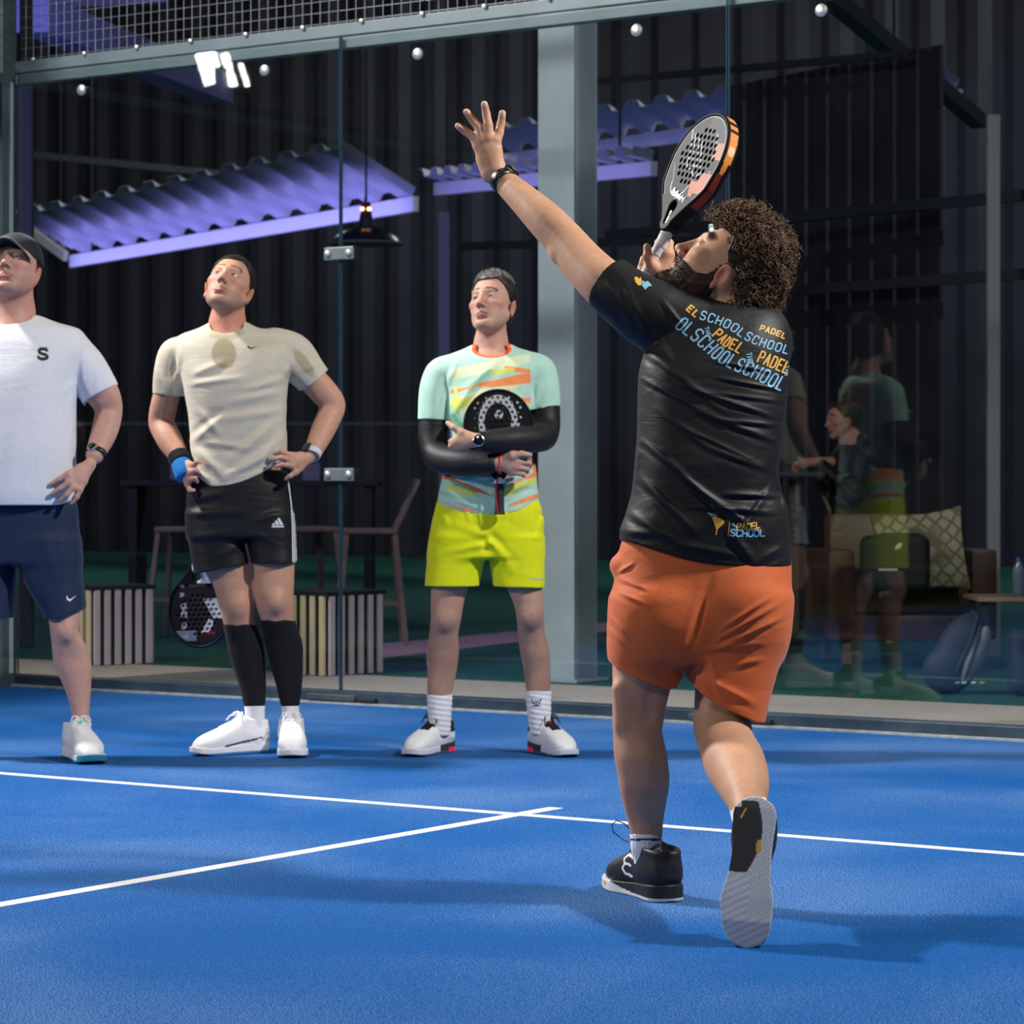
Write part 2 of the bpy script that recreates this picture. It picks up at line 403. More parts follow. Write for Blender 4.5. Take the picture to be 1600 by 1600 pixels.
# ------------------------------------------------------------------ the setting
M = {}
def court_material():
    m, nt, b = new_mat('blue_turf'); N = nt.nodes.new; L = nt.links.new
    tc = N('ShaderNodeTexCoord'); sep = N('ShaderNodeSeparateXYZ'); L(tc.outputs['Object'], sep.inputs[0])
    def noise(scale, det=2, dist=0):
        n = N('ShaderNodeTexNoise'); n.inputs['Scale'].default_value = scale; n.inputs['Detail'].default_value = det
        n.inputs['Distortion'].default_value = dist; L(tc.outputs['Object'], n.inputs['Vector']); return n.outputs['Fac']
    def mr(x, a, b_, c=0, d=1):
        r = N('ShaderNodeMapRange'); r.inputs[1].default_value = a; r.inputs[2].default_value = b_; r.inputs[3].default_value = c; r.inputs[4].default_value = d
        L(x, r.inputs[0]); return r.outputs[0]
    def math_(op, a, b_=None):
        n = N('ShaderNodeMath'); n.operation = op
        for i, x in enumerate((a, b_)):
            if x is None: continue
            if isinstance(x, (int, float)): n.inputs[i].default_value = x
            else: L(x, n.inputs[i])
        return n.outputs[0]
    def mix(f, c1, c2):
        n = N('ShaderNodeMix'); n.data_type = 'RGBA'
        if isinstance(f, (int,float)): n.inputs[0].default_value = f
        else: L(f, n.inputs[0])
        for i, x in ((6, c1), (7, c2)):
            if isinstance(x, tuple): n.inputs[i].default_value = (*x, 1)
            else: L(x, n.inputs[i])
        return n.outputs[2]
    blade = noise(330, 3); patch = noise(0.9, 4, 0.4); grain = noise(260, 1)
    base = mix(mr(blade, 0.40, 0.60), (0.0010, 0.038, 0.165), (0.0050, 0.112, 0.39))
    thr = mr(patch, 0.36, 0.66, 0.66, 0.52)          # sand lies thicker in patches
    sand = mr(math_('SUBTRACT', grain, thr), 0.0, 0.03, 0, 0.85)
    c = mix(sand, base, (0.16, 0.27, 0.48))
    # white lines, with slightly ragged edges
    rag = math_('MULTIPLY', math_('SUBTRACT', noise(260, 2), 0.5), 0.010)
    def band(coord, mid, half):
        return math_('LESS_THAN', math_('ABSOLUTE', math_('ADD', math_('SUBTRACT', coord, mid), rag)), half)
    serv = band(sep.outputs[1], -3.07, 0.026)
    cen = math_('MULTIPLY', band(sep.outputs[0], 3.03, 0.026), math_('LESS_THAN', sep.outputs[1], -2.86))
    cen = math_('MULTIPLY', cen, math_('GREATER_THAN', sep.outputs[1], -10.0))
    ln = math_('MAXIMUM', serv, cen)
    c = mix(ln, c, (0.66, 0.67, 0.68))
    L(c, b.inputs['Base Color']); b.inputs['Roughness'].default_value = 0.85; b.inputs['Specular IOR Level'].default_value = 0.08
    bp = N('ShaderNodeBump'); bp.inputs['Strength'].default_value = 0.5; bp.inputs['Distance'].default_value = 0.004
    L(math_('ADD', blade, math_('MULTIPLY', grain, 0.6)), bp.inputs['Height']); L(bp.outputs[0], b.inputs['Normal'])
    return m
M['court'] = court_material()
M['steel'] = mat('dark_grey_steel', (0.055,0.075,0.082), 0.42, 0.0, 0.3, 90, 0.25, 8)
M['steel_mid'] = mat('blue_grey_steel', (0.13,0.18,0.20), 0.45, 0, 0.25, 120, 0.12, 5)
M['zinc'] = mat('zinc_plate', (0.16,0.20,0.20), 0.4, 0.3, 0.2, 200)
M['bolt'] = mat('bright_bolt', (0.62,0.64,0.62), 0.4, 0.8)
M['wire'] = mat('galvanised_wire', (0.22,0.24,0.26), 0.35, 0.5)
M['black'] = mat('black_rubber', (0.008,0.008,0.010), 0.6)
M['dark'] = mat('near_black_paint', (0.010,0.011,0.014), 0.7, 0, 0, 1, 0.3, 2)
M['hall'] = mat('dark_sheet_metal', (0.030,0.031,0.040), 0.5, 0, 0, 1, 0.35, 0.6)
M['turf_green'] = mat('dark_green_turf', (0.014,0.085,0.058), 0.9, 0, 0.8, 300, 0.35, 200, 0.2)
M['concrete'] = mat('sandy_concrete', (0.47,0.405,0.365), 0.85, 0, 0.6, 150, 0.22, 90, 0.3)
M['lilac'] = mat('lilac_neon_reflection', (0.42,0.23,0.36), 0.8, 0, 0.4, 150, 0.2, 40)  # pink neon light reflected on the floor, painted as lilac
M['navy_floor'] = mat('dark_navy_floor', (0.012,0.022,0.045), 0.5, 0, 0, 1, 0.3, 3)

def flat(name, x0, x1, y0, y1, z, m, th=0.02):
    mb = MB(); mb.box(((x0+x1)/2, (y0+y1)/2, z-th/2), (x1-x0, y1-y0, th)); return tag(mb.build(name, m), kind='structure')
o = flat('floor', -2, 8, -20, 0, 0, M['court'], 0.05)
# keep object coordinates = world coordinates
floor_pts = None
flat('floor', -30, 24, 0.0, 1.62, -0.004, M['concrete'])
flat('floor', -30, 24, 1.62, 24, -0.006, M['turf_green'])
flat('floor', -30, -2, -20, 0.0, -0.006, M['turf_green'])
flat('floor', 8, 24, -20, 0.0, -0.006, M['turf_green'])
mb = MB()   # strip on the turf behind the glass, a neon reflection put into colour
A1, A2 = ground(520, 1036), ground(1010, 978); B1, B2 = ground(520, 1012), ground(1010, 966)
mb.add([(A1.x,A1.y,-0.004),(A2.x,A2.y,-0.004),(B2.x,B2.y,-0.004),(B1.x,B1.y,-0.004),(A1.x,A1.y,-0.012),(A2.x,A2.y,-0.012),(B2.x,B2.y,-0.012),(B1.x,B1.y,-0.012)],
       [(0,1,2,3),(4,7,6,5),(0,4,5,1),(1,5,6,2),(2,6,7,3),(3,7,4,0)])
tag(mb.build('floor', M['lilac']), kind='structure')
flat('floor', -30, 24, 24, 40, -0.003, M['navy_floor'])

# glass: clear sheet with fresnel reflection
def glass_material():
    m = bpy.data.materials.new('clear_glass'); m.use_nodes = True; nt = m.node_tree; nt.nodes.clear()
    out = nt.nodes.new('ShaderNodeOutputMaterial'); tr = nt.nodes.new('ShaderNodeBsdfTransparent'); gl = nt.nodes.new('ShaderNodeBsdfGlossy')
    fr = nt.nodes.new('ShaderNodeFresnel'); ge = nt.nodes.new('ShaderNodeNewGeometry'); ri = nt.nodes.new('ShaderNodeMapRange'); ri.inputs[3].default_value = 1.5; ri.inputs[4].default_value = 1/1.5; nt.links.new(ge.outputs['Backfacing'], ri.inputs[0]); nt.links.new(ri.outputs[0], fr.inputs['IOR']); mx = nt.nodes.new('ShaderNodeMixShader')
    tr.inputs[0].default_value = (0.955, 0.975, 0.97, 1); gl.inputs['Roughness'].default_value = 0.012; gl.inputs[0].default_value = (0.95,1,1,1)
    nt.links.new(fr.outputs[0], mx.inputs[0]); nt.links.new(tr.outputs[0], mx.inputs[1]); nt.links.new(gl.outputs[0], mx.inputs[2]); nt.links.new(mx.outputs[0], out.inputs[0])
    return m
M['glass'] = glass_material()
M['glass_edge'] = mat('blue_green_glass_edge', (0.03,0.07,0.11), 0.15, 0, 0, spec=0.8)
def clamp(parent, x, z, wd, vertical=False, two=True):
    mb = MB(); mb.box((x, -0.014, z), (wd, 0.012, 0.058), None, 0, 0.005); p = mb.build('clamp_plate', M['zinc'], parent)
    for sx in ((-1, 1) if two else (0,)):
        b = MB(); b.lathe([(0.017,0),(0.017,0.006),(0.012,0.011),(0.004,0.012)], (x+sx*wd*0.36, -0.020, z), 16, 0, Matrix.Rotation(math.pi/2,3,'X')); q = b.build('bolt', M['bolt'], p, True)
for k in range(5):
    x0, x1 = -2+2*k+0.004, 2*k-0.004
    mb = MB(); mb.box(((x0+x1)/2, 0, 0.055+2.945/2), (x1-x0, 0.010, 2.945))
    g = tag(mb.build('window_%d' % (k+1), M['glass']), kind='structure')
    # polished edges of the pane
    e = MB(); e.box((x1-0.0015, 0, 1.5275), (0.003, 0.0104, 2.94)); e.box((x0+0.0015, 0, 1.5275), (0.003, 0.0104, 2.94)); e.build('glass_edge', M['glass_edge'], g)
    # round stud near the head of the pane
    for xs in (x0+0.43, x1-0.43):
        b = MB(); b.lathe([(0.026,0),(0.026,0.008),(0.018,0.014),(0.006,0.016)], (xs, -0.006, 2.885), 18, 0, Matrix.Rotation(math.pi/2,3,'X')); b.build('bolt', M['bolt'], g, True)
    if k < 4:
        for z in (1.03, 2.025): clamp(g, 2*k, z, 0.165)
        c = MB(); c.box((2*k-0.03, -0.03, 0.028), (0.27, 0.03, 0.03), None, 0, 0.006); c.build('foot_clamp', M['steel'], g)
        c = MB(); c.box((2*k+0.17, -0.028, 0.022), (0.10, 0.03, 0.022), None, 0, 0.006); c.build('foot_clamp', M['dark'], g)
# side wall panes (left side of the court)
for k in range(3):
    y0, y1 = -2*k-0.02, -2*k-1.99
    mb = MB(); mb.box((-2.0, (y0+y1)/2, 1.5275), (0.010, abs(y1-y0), 2.945)); tag(mb.build('window_%d' % (k+6), M['glass']), kind='structure')
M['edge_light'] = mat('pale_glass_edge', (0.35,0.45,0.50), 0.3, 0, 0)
# steel frame: posts, head rail, foot rail
mb = MB(); mb.box((3.0, 0.045, 2.975), (10.1, 0.06, 0.05), None, 0, 0.004); mb.box((3.0, 0.03, 3.035), (10.1, 0.035, 0.055), None, 0, 0.003)
tag(mb.build('trim_1', M['steel_mid']), kind='structure')
mb = MB(); mb.box((3.0, 0.03, 0.024), (10.1, 0.10, 0.062), None, 0, 0.004)
tag(mb.build('trim_2', mat('navy_grey_foot_rail', (0.030,0.052,0.075), 0.4, 0, 0.2, 60, 0.3, 8)), kind='structure')
mb = MB(); mb.box((3.0, -0.033, 0.003), (10.0, 0.026, 0.012)); tag(mb.build('trim_3', mat('pale_turf_edge_strip', (0.33,0.36,0.36), 0.8, 0, 0.5, 80, 0.3, 20)), kind='structure')
mb = MB(); mb.box((-2.06, -3.0, 2.975), (0.06, 6.0, 0.05)); mb.box((-2.05,-3.0,0.024), (0.10,6.0,0.062)); tag(mb.build('trim_4', M['steel']), kind='structure')
# corner post and the posts carrying the mesh
p0_ = W(13, 300, 15.25)
fence = empty('mesh_fence', (0,0.03,3.06), 0, 'dark welded wire mesh fence on steel posts above the glass wall', 'fence')
def fpart(mb, name, m, z0=3.06, y0=0.03):
    o = mb.build(name, m, fence); o.matrix_parent_inverse = Matrix.Translation((0,-y0,-z0)); return o
mb = MB(); xs = np.arange(-1.97, 8.0, 0.0508)
P = []; 
for x in xs: P.append([(x, 0.03, 3.03), (x, 0.03, 4.0)])
V1, F1 = tube_arrays(P, [[0.0022]*2]*len(P), 5)
P = [[(-2, 0.034, z), (8, 0.034, z)] for z in np.arange(3.075, 4.0, 0.0508)]
V2, F2_ = tube_arrays(P, [[0.0022]*2]*len(P), 5)
wm = mesh_obj('wire_mesh', np.concatenate([V1,V2]), np.concatenate([F1, F2_+len(V1)]), M['wire'], fence, False); wm.matrix_parent_inverse = Matrix.Translation((0,-0.03,-3.06))
mb = MB(); mb.box((3, 0.03, 4.0), (10.1, 0.05, 0.05)); fpart(mb, 'top_rail', M['steel'])
for x in (-2, 0, 2, 4, 6, 8):
    mb = MB(); mb.box((x, 0.062, 3.53 if x != -2 else 3.53), (0.05, 0.04, 0.93)); 
    if x != 0: fpart(mb, 'post', M['dark'])
for i, x in enumerate(np.arange(-1.9, 8, 0.335)):
    b = MB(); b.lathe([(0.011,0),(0.011,0.006),(0.004,0.009)], (x, 0.008, 3.062), 12, 0, Matrix.Rotation(math.pi/2,3,'X')); o = fpart(b, 'bolt', M['bolt'])
# side fence, corner post
mb = MB(); mb.box((-2.075, -0.02, 1.95), (0.085, 0.10, 3.9), None, 0, 0.004); tag(mb.build('corner_post', M['steel']), 'grey square steel post at the left corner of the court', 'post')
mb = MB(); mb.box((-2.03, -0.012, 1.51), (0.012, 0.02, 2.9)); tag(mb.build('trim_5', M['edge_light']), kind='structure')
V1, F1 = tube_arrays([[(-2.03, y, 3.03), (-2.03, y, 4.0)] for y in np.arange(-0.1, -6, -0.0508)] + [[(-2.03, 0, z), (-2.03, -6, z)] for z in np.arange(3.075, 4, 0.0508)], [[0.0022]*2]*(116+19+9), 5)
tag(mesh_obj('side_mesh_fence', V1, F1, M['wire'], None, False), 'welded wire mesh above the left side glass by the corner', 'fence')

# ------------------------------------------------------------------ hall beyond the glass
def plank(mb, a, b, wd, th, mi=0): mb.bar(a, b, wd, th, (0,0,1), mi)
# steel column just behind the glass: H section, front flange and web visible
col = empty('steel_column', (0,0,0), 0, 'tall grey steel column with rust spots behind the glass wall', 'column')
def rust_mat():
    m = mat('grey_painted_steel_with_rust', (0.34,0.41,0.46), 0.5, 0, 0.3, 160, 0.12, 3)
    nt = m.node_tree; b = nt.nodes['Principled BSDF']; src = b.inputs['Base Color'].links[0].from_socket
    tc = nt.nodes.new('ShaderNodeTexCoord'); n = nt.nodes.new('ShaderNodeTexNoise'); n.inputs['Scale'].default_value = 3.5; n.inputs['Detail'].default_value = 6
    nt.links.new(tc.outputs['Object'], n.inputs['Vector'])
    r = nt.nodes.new('ShaderNodeMapRange'); r.inputs[1].default_value = 0.66; r.inputs[2].default_value = 0.74; nt.links.new(n.outputs['Fac'], r.inputs[0])
    mx = nt.nodes.new('ShaderNodeMix'); mx.data_type = 'RGBA'; mx.inputs[7].default_value = (0.16,0.11,0.055,1)
    nt.links.new(r.outputs[0], mx.inputs[0]); nt.links.new(src, mx.inputs[6]); nt.links.new(mx.outputs[2], b.inputs['Base Color']); return m
M['column'] = rust_mat()
cb = W(870, 761, 13.95); cx, cy = cb.x, cb.y
# flange faces the court; the H lies along Y
for nm, dx, dy, sx, sy in (('flange', 0.0, 0.0, 0.215, 0.014), ('flange', 0.0, 0.20, 0.215, 0.014), ('web', 0.0, 0.10, 0.012, 0.19)):
    mb = MB(); mb.box((cx+dx, cy+dy, 2.6 if nm=='x' else 2.6), (sx, sy, 5.2)); mb.build(nm, M['column'], col)
mb = MB(); mb.box((cx, cy+0.1, 0.006), (0.30,0.30,0.014)); mb.build('base_plate', M['column'], col)
# back wall of the hall
wl = MB()
xs = np.arange(-34, 16, 0.16); pts = []
for i, x in enumerate(xs):
    yb = 22.0 + (0.0 if i % 4 in (0,1) else 0.07); pts.append((x, yb))
V_ = [(x, y, 0) for x, y in pts] + [(x, y, 9) for x, y in pts]; n = len(pts)
wl.add(V_, [(i, i+1, n+i+1, n+i) for i in range(n-1)]); wl.box((-9, 22.2, 4.5), (52, 0.1, 9.2))
tag(wl.build('wall_back', M['hall']), kind='structure')
flatc = MB(); flatc.box((-6, 8, 9.05), (60, 60, 0.1)); tag(flatc.build('ceiling', M['hall']), kind='structure')
for nm, c, d in (('wall_left', (-34, 4, 4.5), (0.1, 38, 9)), ('wall_right', (22, 4, 4.5), (0.1, 60, 9)), ('wall_front', (-6, -21.5, 4.5), (56, 0.1, 9))):
    mb = MB(); mb.box(c, d); tag(mb.build(nm, M['hall']), kind='structure')
# ------------------------------------------------------------------ people: shared builders
VOX = 0.0032
M['skin'] = col_mat('skin', 0.56, 0.12, 0.25, 420, 0.4, 0, 0, 1, 0.07)
M['cloth'] = col_mat('sports_fabric', 0.7, 0, 0.12, 500, 0.25, 0.15, 0.30, 12, 0.03)
M['cloth_black'] = col_mat('smooth_black_fabric', 0.55, 0, 0.10, 500, 0.30, 0.04, 0.35, 14, 0.03)
M['knit'] = col_mat('ribbed_knit', 0.8, 0, 0.4, 220, 0.2, 0.05, 0.0, 16, 0.05)
M['hair'] = col_mat('hair', 0.5, 0, 0.5, 260, 0.22, 0, 0, 1, 0.35)
M['eye'] = col_mat('eye', 0.12, 0, 0, 1, 0.6, 0, 0, 1, 0.0)
M['shoe'] = col_mat('shoe_upper', 0.5, 0, 0.25, 420, 0.4, 0, 0, 1, 0.03)
M['lace'] = col_mat('lace', 0.8, 0, 0.2, 600, 0.3)
M['plastic_black'] = mat('black_plastic', (0.012,0.012,0.014), 0.35)
M['glossy_black'] = mat('glossy_black_glass', (0.006,0.007,0.010), 0.08, 0, spec=0.7)
M['silver'] = mat('polished_silver', (0.7,0.7,0.72), 0.22, 1.0)
class Person:
    def __init__(s, px0, Z0, label):
        s.Z0 = Z0; s.lat0 = (px0-800)/FPX*Z0
        xy = np.array([CAMX,CAMY]) + Z0*F2 + s.lat0*R2; s.org = Vector((xy[0], xy[1], 0))
        s.root = empty('person', s.org, YAW, label, 'person')
        s.s = Z0/FPX; s.body = SDF()
    def L(s, px, py, dv=0.0):
        Z = s.Z0+dv; return np.array([(px-800)/FPX*Z - s.lat0, dv, CAMZ+(HOR-py)/FPX*Z])
    def pix(s, P):
        Z = s.Z0+P[:,1]; return (P[:,0]+s.lat0)*FPX/Z+800, HOR-(P[:,2]-CAMZ)*FPX/Z
    def vl(s, sdf, rows, shrink=0.0, k=0.02, op='u', rnd=0.012, ext=0.0):
        """vertical loft from pixel rows (py, pxL, pxR, dv, half depth, [n])"""
        st = []
        for r in rows:
            py, a, b, dv, hb = r[:5]; n = r[5] if len(r) > 5 else 2.2
            l = s.L(a, py, dv); q = s.L(b, py, dv); st.append(((l[2]), (l[0]+q[0])/2, dv, max((q[0]-l[0])/2-shrink,0.006), max(hb-shrink,0.006), n))
        st.sort(); z0, z1 = st[0][0], st[-1][0]; L_ = z1-z0
        sdf.loft((0,0,z0), (0,0,z1), (1,0,0), [((r[0]-z0)/L_,)+r[1:] for r in st], k, op, rnd); return s
    def arm(s, sdf, pts, k=0.02, grow=0.0, stop=None):
        """pts rows (px,py,dv,r)"""
        P = np.array([s.L(*p[:3]) for p in pts]); r = np.array([p[3]+grow for p in pts]); d = np.r_[0, np.cumsum(np.linalg.norm(np.diff(P,axis=0),axis=1))]
        n = max(8, 4*len(pts)); Q = np.stack([smooth_profile(d, P[:,i], n)[1] for i in range(3)],1); rr = smooth_profile(d, r, n)[1]
        sdf.cap(Q[0], Q[1], rr[0], rr[1], k)
        for i in range(1, n-1): sdf.cap(Q[i], Q[i+1], rr[i], rr[i+1], .010)
    def hand(s, sdf, wrist, fingers, thumb=None, r=0.0088, k=0.010):
        """wrist (px,py,dv); each finger: [mcp,pip,dip/tip..] in pixel coordinates"""
        w = s.L(*wrist)
        mc = []
        for f in fingers:
            p = [s.L(*q) for q in f]; m = p[0]; mc.append(m)
            sdf.cap(w*0.86+m*0.14, m, 0.0145, 0.0115, 0.016)
            rr = [r*1.18, r*1.02, r*0.92, r*0.80][:len(p)]
            if len(p) == 3: rr = [r*1.18, r*1.0, r*0.82]
            for i in range(len(p)-1): sdf.cap(p[i], p[i+1], rr[i], rr[i+1], 0.0035 if i else 0.006)
        for i in range(len(mc)-1): sdf.cap(w*0.5+mc[i]*0.5, w*0.3+mc[i+1]*0.7, 0.013, 0.011, 0.014)
        if thumb:
            p = [s.L(*q) for q in thumb]
            sdf.cap(w*0.7+p[0]*0.3, p[0], 0.015, 0.0145, 0.016)
            rr = [0.0140, 0.0112, 0.0098, 0.0085]
            for i in range(len(p)-1): sdf.cap(p[i], p[i+1], rr[i], rr[i+1], 0.006)
    def obj(s, name, sdf, h, m, col, parent=None, sm=1, label=None):
        return sdf_obj(name, sdf, h, m, parent or s.root, col, sm, label)

def add_head(s, c, Mx, sc=1.0, ex=0.0, face=True, jaw=1.0, ears=True):
    """head prims, head frame x right, y forward, z up, origin between the ears at eye height"""
    o0, M0 = s.o, s.M; s.at(c, Mx)
    def E(cn, r, k=0.02, R=None, op='u', e=1.0): s.ell(tuple(sc*v for v in cn), tuple(sc*v+ex*e for v in r), R, k, op)
    def Cp(a, b, ra, rb, k=0.01, op='u'): s.cap(tuple(sc*v for v in a), tuple(sc*v for v in b), sc*ra+ex, sc*rb+ex, k, op)
    E((0,-.020,.036), (.0765,.097,.086), 0.0)
    E((0,.028,-.015), (.066*jaw,.066,.088), 0.03)
    E((0,.030,-.072), (.051*jaw,.050,.040), 0.03)
    for sx in (-1,1):
        Cp((sx*.055*jaw,.002,-.052), (sx*.020,.072,-.100), .017, .014, .03)
        E((sx*.045*min(jaw,1),.058,-.018), (.022,.021,.016), 0.02)
        E((sx*.030*jaw,.048,-.052), (.022,.028,.026), 0.02)
    E((0,.078,-.100), (.022,.017,.017), 0.02)
    if ex > 0.0 or not face:
        s.at(o0, M0); return
    for sx in (-1,1):
        Cp((sx*.010,.087,.026), (sx*.042,.076,.030), .009, .008, .014)
        E((sx*.032,.097,.004), (.0175,.014,.0125), .010, None, 's')
        E((sx*.031,.0750,.0045), (.0155,.0146,.0140), .005)
        E((sx*.031,.0915,.0025), (.0122,.010,.0046), .0015, None, 's')
        E((sx*.0125,.101,-.036), (.0082,.0095,.0072), .006)
    Cp((0,.089,.018), (0,.112,-.026), .0068, .0090, .012)
    E((0,.1125,-.030), (.0115,.0110,.0095), .008)
    for sx in (-1,1): E((sx*.0062,.1085,-.0405), (.0036,.0052,.0045), .002, None, 's')
    Cp((0,.096,-.045), (0,.0985,-.052), .006, .005, .01)
    for sx in (-1,1):
        Cp((sx*.0245,.0835,-.0625), (sx*.004,.0955,-.0580), .0032, .0046, .006)
        Cp((sx*.0215,.0845,-.0655), (0,.0935,-.0685), .0032, .0056, .006)
        Cp((sx*.0250,.0885,-.0628), (0,.1020,-.0628), .0015, .0018, .003, 's')
        if ears:
            Re = rotm(0, -0.18, sx*0.30)
            E((sx*.0795,-.010,-.020), (.0085,.0185,.0315), .006, Re)
            E((sx*.0885,-.006,-.018), (.0070,.0100,.0200), .004, Re, 's')
            E((sx*.0790,-.004,-.045), (.0060,.0080,.0100), .005)
    E((0,.088,-.082), (.020,.010,.005), .008, None, 's')
    s.at(o0, M0)
def head_color(V, c, Mx, sc, skin, stub=0.5, brow=(0.05,0.035,0.03), hairc=None, browpos=(.0395,.002)):
    q = (V - np.asarray(c, f32)) @ Mx.astype(f32) / sc
    x, y, z = q[:,0], q[:,1], q[:,2]; ax = np.abs(x)
    near = (np.abs(z) < .17) & (np.abs(x) < .12) & (np.abs(y+0.0) < .15)
    col = np.tile(np.array(skin, f32), (len(V),1)); col *= (1+0.06*wob(V, 14, 3))[:,None]
    def blend(mask, c2, amt):
        nonlocal col
        a = np.clip(mask*amt,0,1)[:,None]; col = col*(1-a)+np.array(c2, f32)*a
    g = lambda v, m, w_: np.exp(-((v-m)/w_)**2)
    red = (skin[0]*1.02, skin[1]*0.68, skin[2]*0.62)
    blend(near*(g(ax,.045,.022)*g(z,-.03,.022)*(y>.04)), red, 0.55)
    blend(near*(g(ax,0,.014)*g(z,-.030,.014)*(y>.095)), red, 0.7)
    blend(near*((ax>.076)*(z<.03)*(z>-.07)*(y<.02)), red, 0.7)
    blend(near*(g(ax,.031,.017)*g(z,.004,.010)*(y>.06)), (skin[0]*.55,skin[1]*.42,skin[2]*.42), 0.55)
    lip = near*(((ax/.026)**2+((z+.0635)/.0095)**2) < 1)*(y>.08)
    blend(lip, (skin[0]*.78, skin[1]*.45, skin[2]*.45), 0.75)
    blend(near*(ax<.025)*(np.abs(z+.0628)<.0020)*(y>.08), (skin[0]*.30,skin[1]*.15,skin[2]*.15), 0.9)
    st = near*np.clip((-(z+.040)+0.0*y)/.02,0,1)*np.clip((y+.02)/.03,0,1)*(1-0.8*lip)*np.clip(1-((ax<.018)&(z>-.052)&(y>.1)),0,1)
    st = st*np.clip(1-g(ax,.036,.012)*g(z,-.045,.012),0,1)
    blend(st, (0.07,0.06,0.06), stub*0.55)
    arc = np.abs(z-(browpos[0]-0.9*(ax-.028)**2*10-np.clip(ax-.035,0,1)*.25))
    b = near*(ax>.010)*(ax<.052)*(arc<.0052)*(y>.045)
    blend(b, brow, 0.92)
    return col.astype(f32)
def make_eyes(p, c, Mx, sc, gaze=(0,1,0.25), iris=(0.05,0.035,0.025)):
    n1, n2 = 20, 14; g = nrm(gaze)
    for sx in (-1,1):
        V = []; F = []; K = []; b = 0
        for j in range(n2+1):
            for i in range(n1):
                th = math.pi*j/n2; ph = 2*math.pi*i/n1
                d = np.array([math.sin(th)*math.cos(ph), math.cos(th), math.sin(th)*math.sin(ph)])
                V.append(Mx@((np.array([sx*.031,.0748,.0030])+d*.0134)*sc)+c)
                a = math.acos(max(-1,min(1,float(d@g)))); K.append((0.01,0.01,0.01) if a < .24 else (iris if a < .58 else (0.60,0.57,0.57)))
        for j in range(n2):
            for i in range(n1):
                k = (i+1) % n1; F.append((b+j*n1+i, b+j*n1+k, b+(j+1)*n1+k, b+(j+1)*n1+i))
        mesh_obj('eye', np.array(V), F, M['eye'], p.root, True, np.array(K, dtype=f32))
def hair_shell(p, c, Mx, sc, thick, front=.072, side=.008, low=-.075, col=(0.02,0.015,0.012), h=0.0028, nz=0.004, freq=120, recess=.012, top=0.0, grey=None):
    s = SDF(); o0 = vec(c); s.at(c, Mx)
    s.ell((0,-.020*sc,.036*sc), (.0765*sc+thick*.7,.097*sc+thick,.086*sc+thick+top), None, 0)
    s.ell((0,-.030*sc,-.020*sc), (.060*sc+thick*.5,.070*sc+thick*.6,.060*sc), None, 0.02)
    cc, MM = np.asarray(c, f32), Mx.astype(f32)
    def keep(P, d):
        q = (P-cc)@MM/f32(sc); x, y, z = q[:,0], q[:,1], q[:,2]
        d = d + f32(nz)*wob(P, freq, 5) + f32(nz*.6)*wob(P, freq*.4, 9)
        hl = front + recess*np.exp(-((np.abs(x)-.045)/.018)**2) - 0.10*np.clip(np.abs(x)-.055,0,1)*10*.1
        k1 = hl - z + 0.35*np.clip(.03-y,0,1)*0; k2 = y - side - np.clip(z,-.03,.09)*0.55
        kk = np.minimum(np.where(y>0.0, k1, -1.0) if False else k1, k2)
        kk = np.maximum(kk, (low - z) + np.clip(y+.03,0,1)*0.9)
        ear = np.where(np.abs(x) > .03, .024-np.sqrt((y-.000)**2+(z+.022)**2*0.55), -1)
        return np.maximum(np.maximum(d, kk*sc), ear*sc).astype(f32)
    s.func(keep)
    def cf(V):
        k = np.tile(np.array(col, f32), (len(V),1))*(1+0.5*wob(V,90,2))[:,None]
        if grey is not None:
            q = (V-cc)@MM/sc; a = np.clip((q[:,1]-.02)/.05,0,1)*np.clip((q[:,2]-.05)/.04,0,1)*(0.5+0.5*wob(V,200,7)); k = k*(1-a[:,None])+np.array(grey,f32)*a[:,None]
        return np.clip(k, 0.002, 1)
    return p.obj('hair', s, h, M['hair'], cf, None, 0)

def strands(p, hair, n, l, d, r, cols, cond=None, seed=3, jit=.35, nfac=.5):
    me = hair.data; V = np.array([v.co[:] for v in me.vertices]); Q = np.array([f.vertices[:4] for f in me.polygons if len(f.vertices) == 4]); rs = np.random.RandomState(seed)
    nr = np.cross(V[Q[:,1]]-V[Q[:,0]], V[Q[:,2]]-V[Q[:,0]]); nr /= np.linalg.norm(nr,axis=1)[:,None]+1e-9; ce = V[Q].mean(1)
    if cond is not None: m = cond(ce, nr); ce, nr = ce[m], nr[m]
    paths = []; cc_ = []
    for i in rs.choice(len(ce), min(n, len(ce)), replace=False):
        v = nrm(nr[i]*nfac+np.asarray(d)+rs.normal(size=3)*jit); ll = l*rs.uniform(.6,1.3); paths.append([ce[i]-nr[i]*.001, ce[i]+v*ll*.55, ce[i]+v*ll+nrm(d)*ll*.15]); g = rs.rand()
        cc_.append(np.tile((np.array(cols[0])*(1-g)+np.array(cols[1])*g).astype(f32),(12,1)))
    A, B = tube_arrays(paths, [[r,r*.8,r*.25]]*len(paths), 4); return mesh_obj('hair_strands', A, B, M['hair'], hair, True, np.concatenate(cc_))
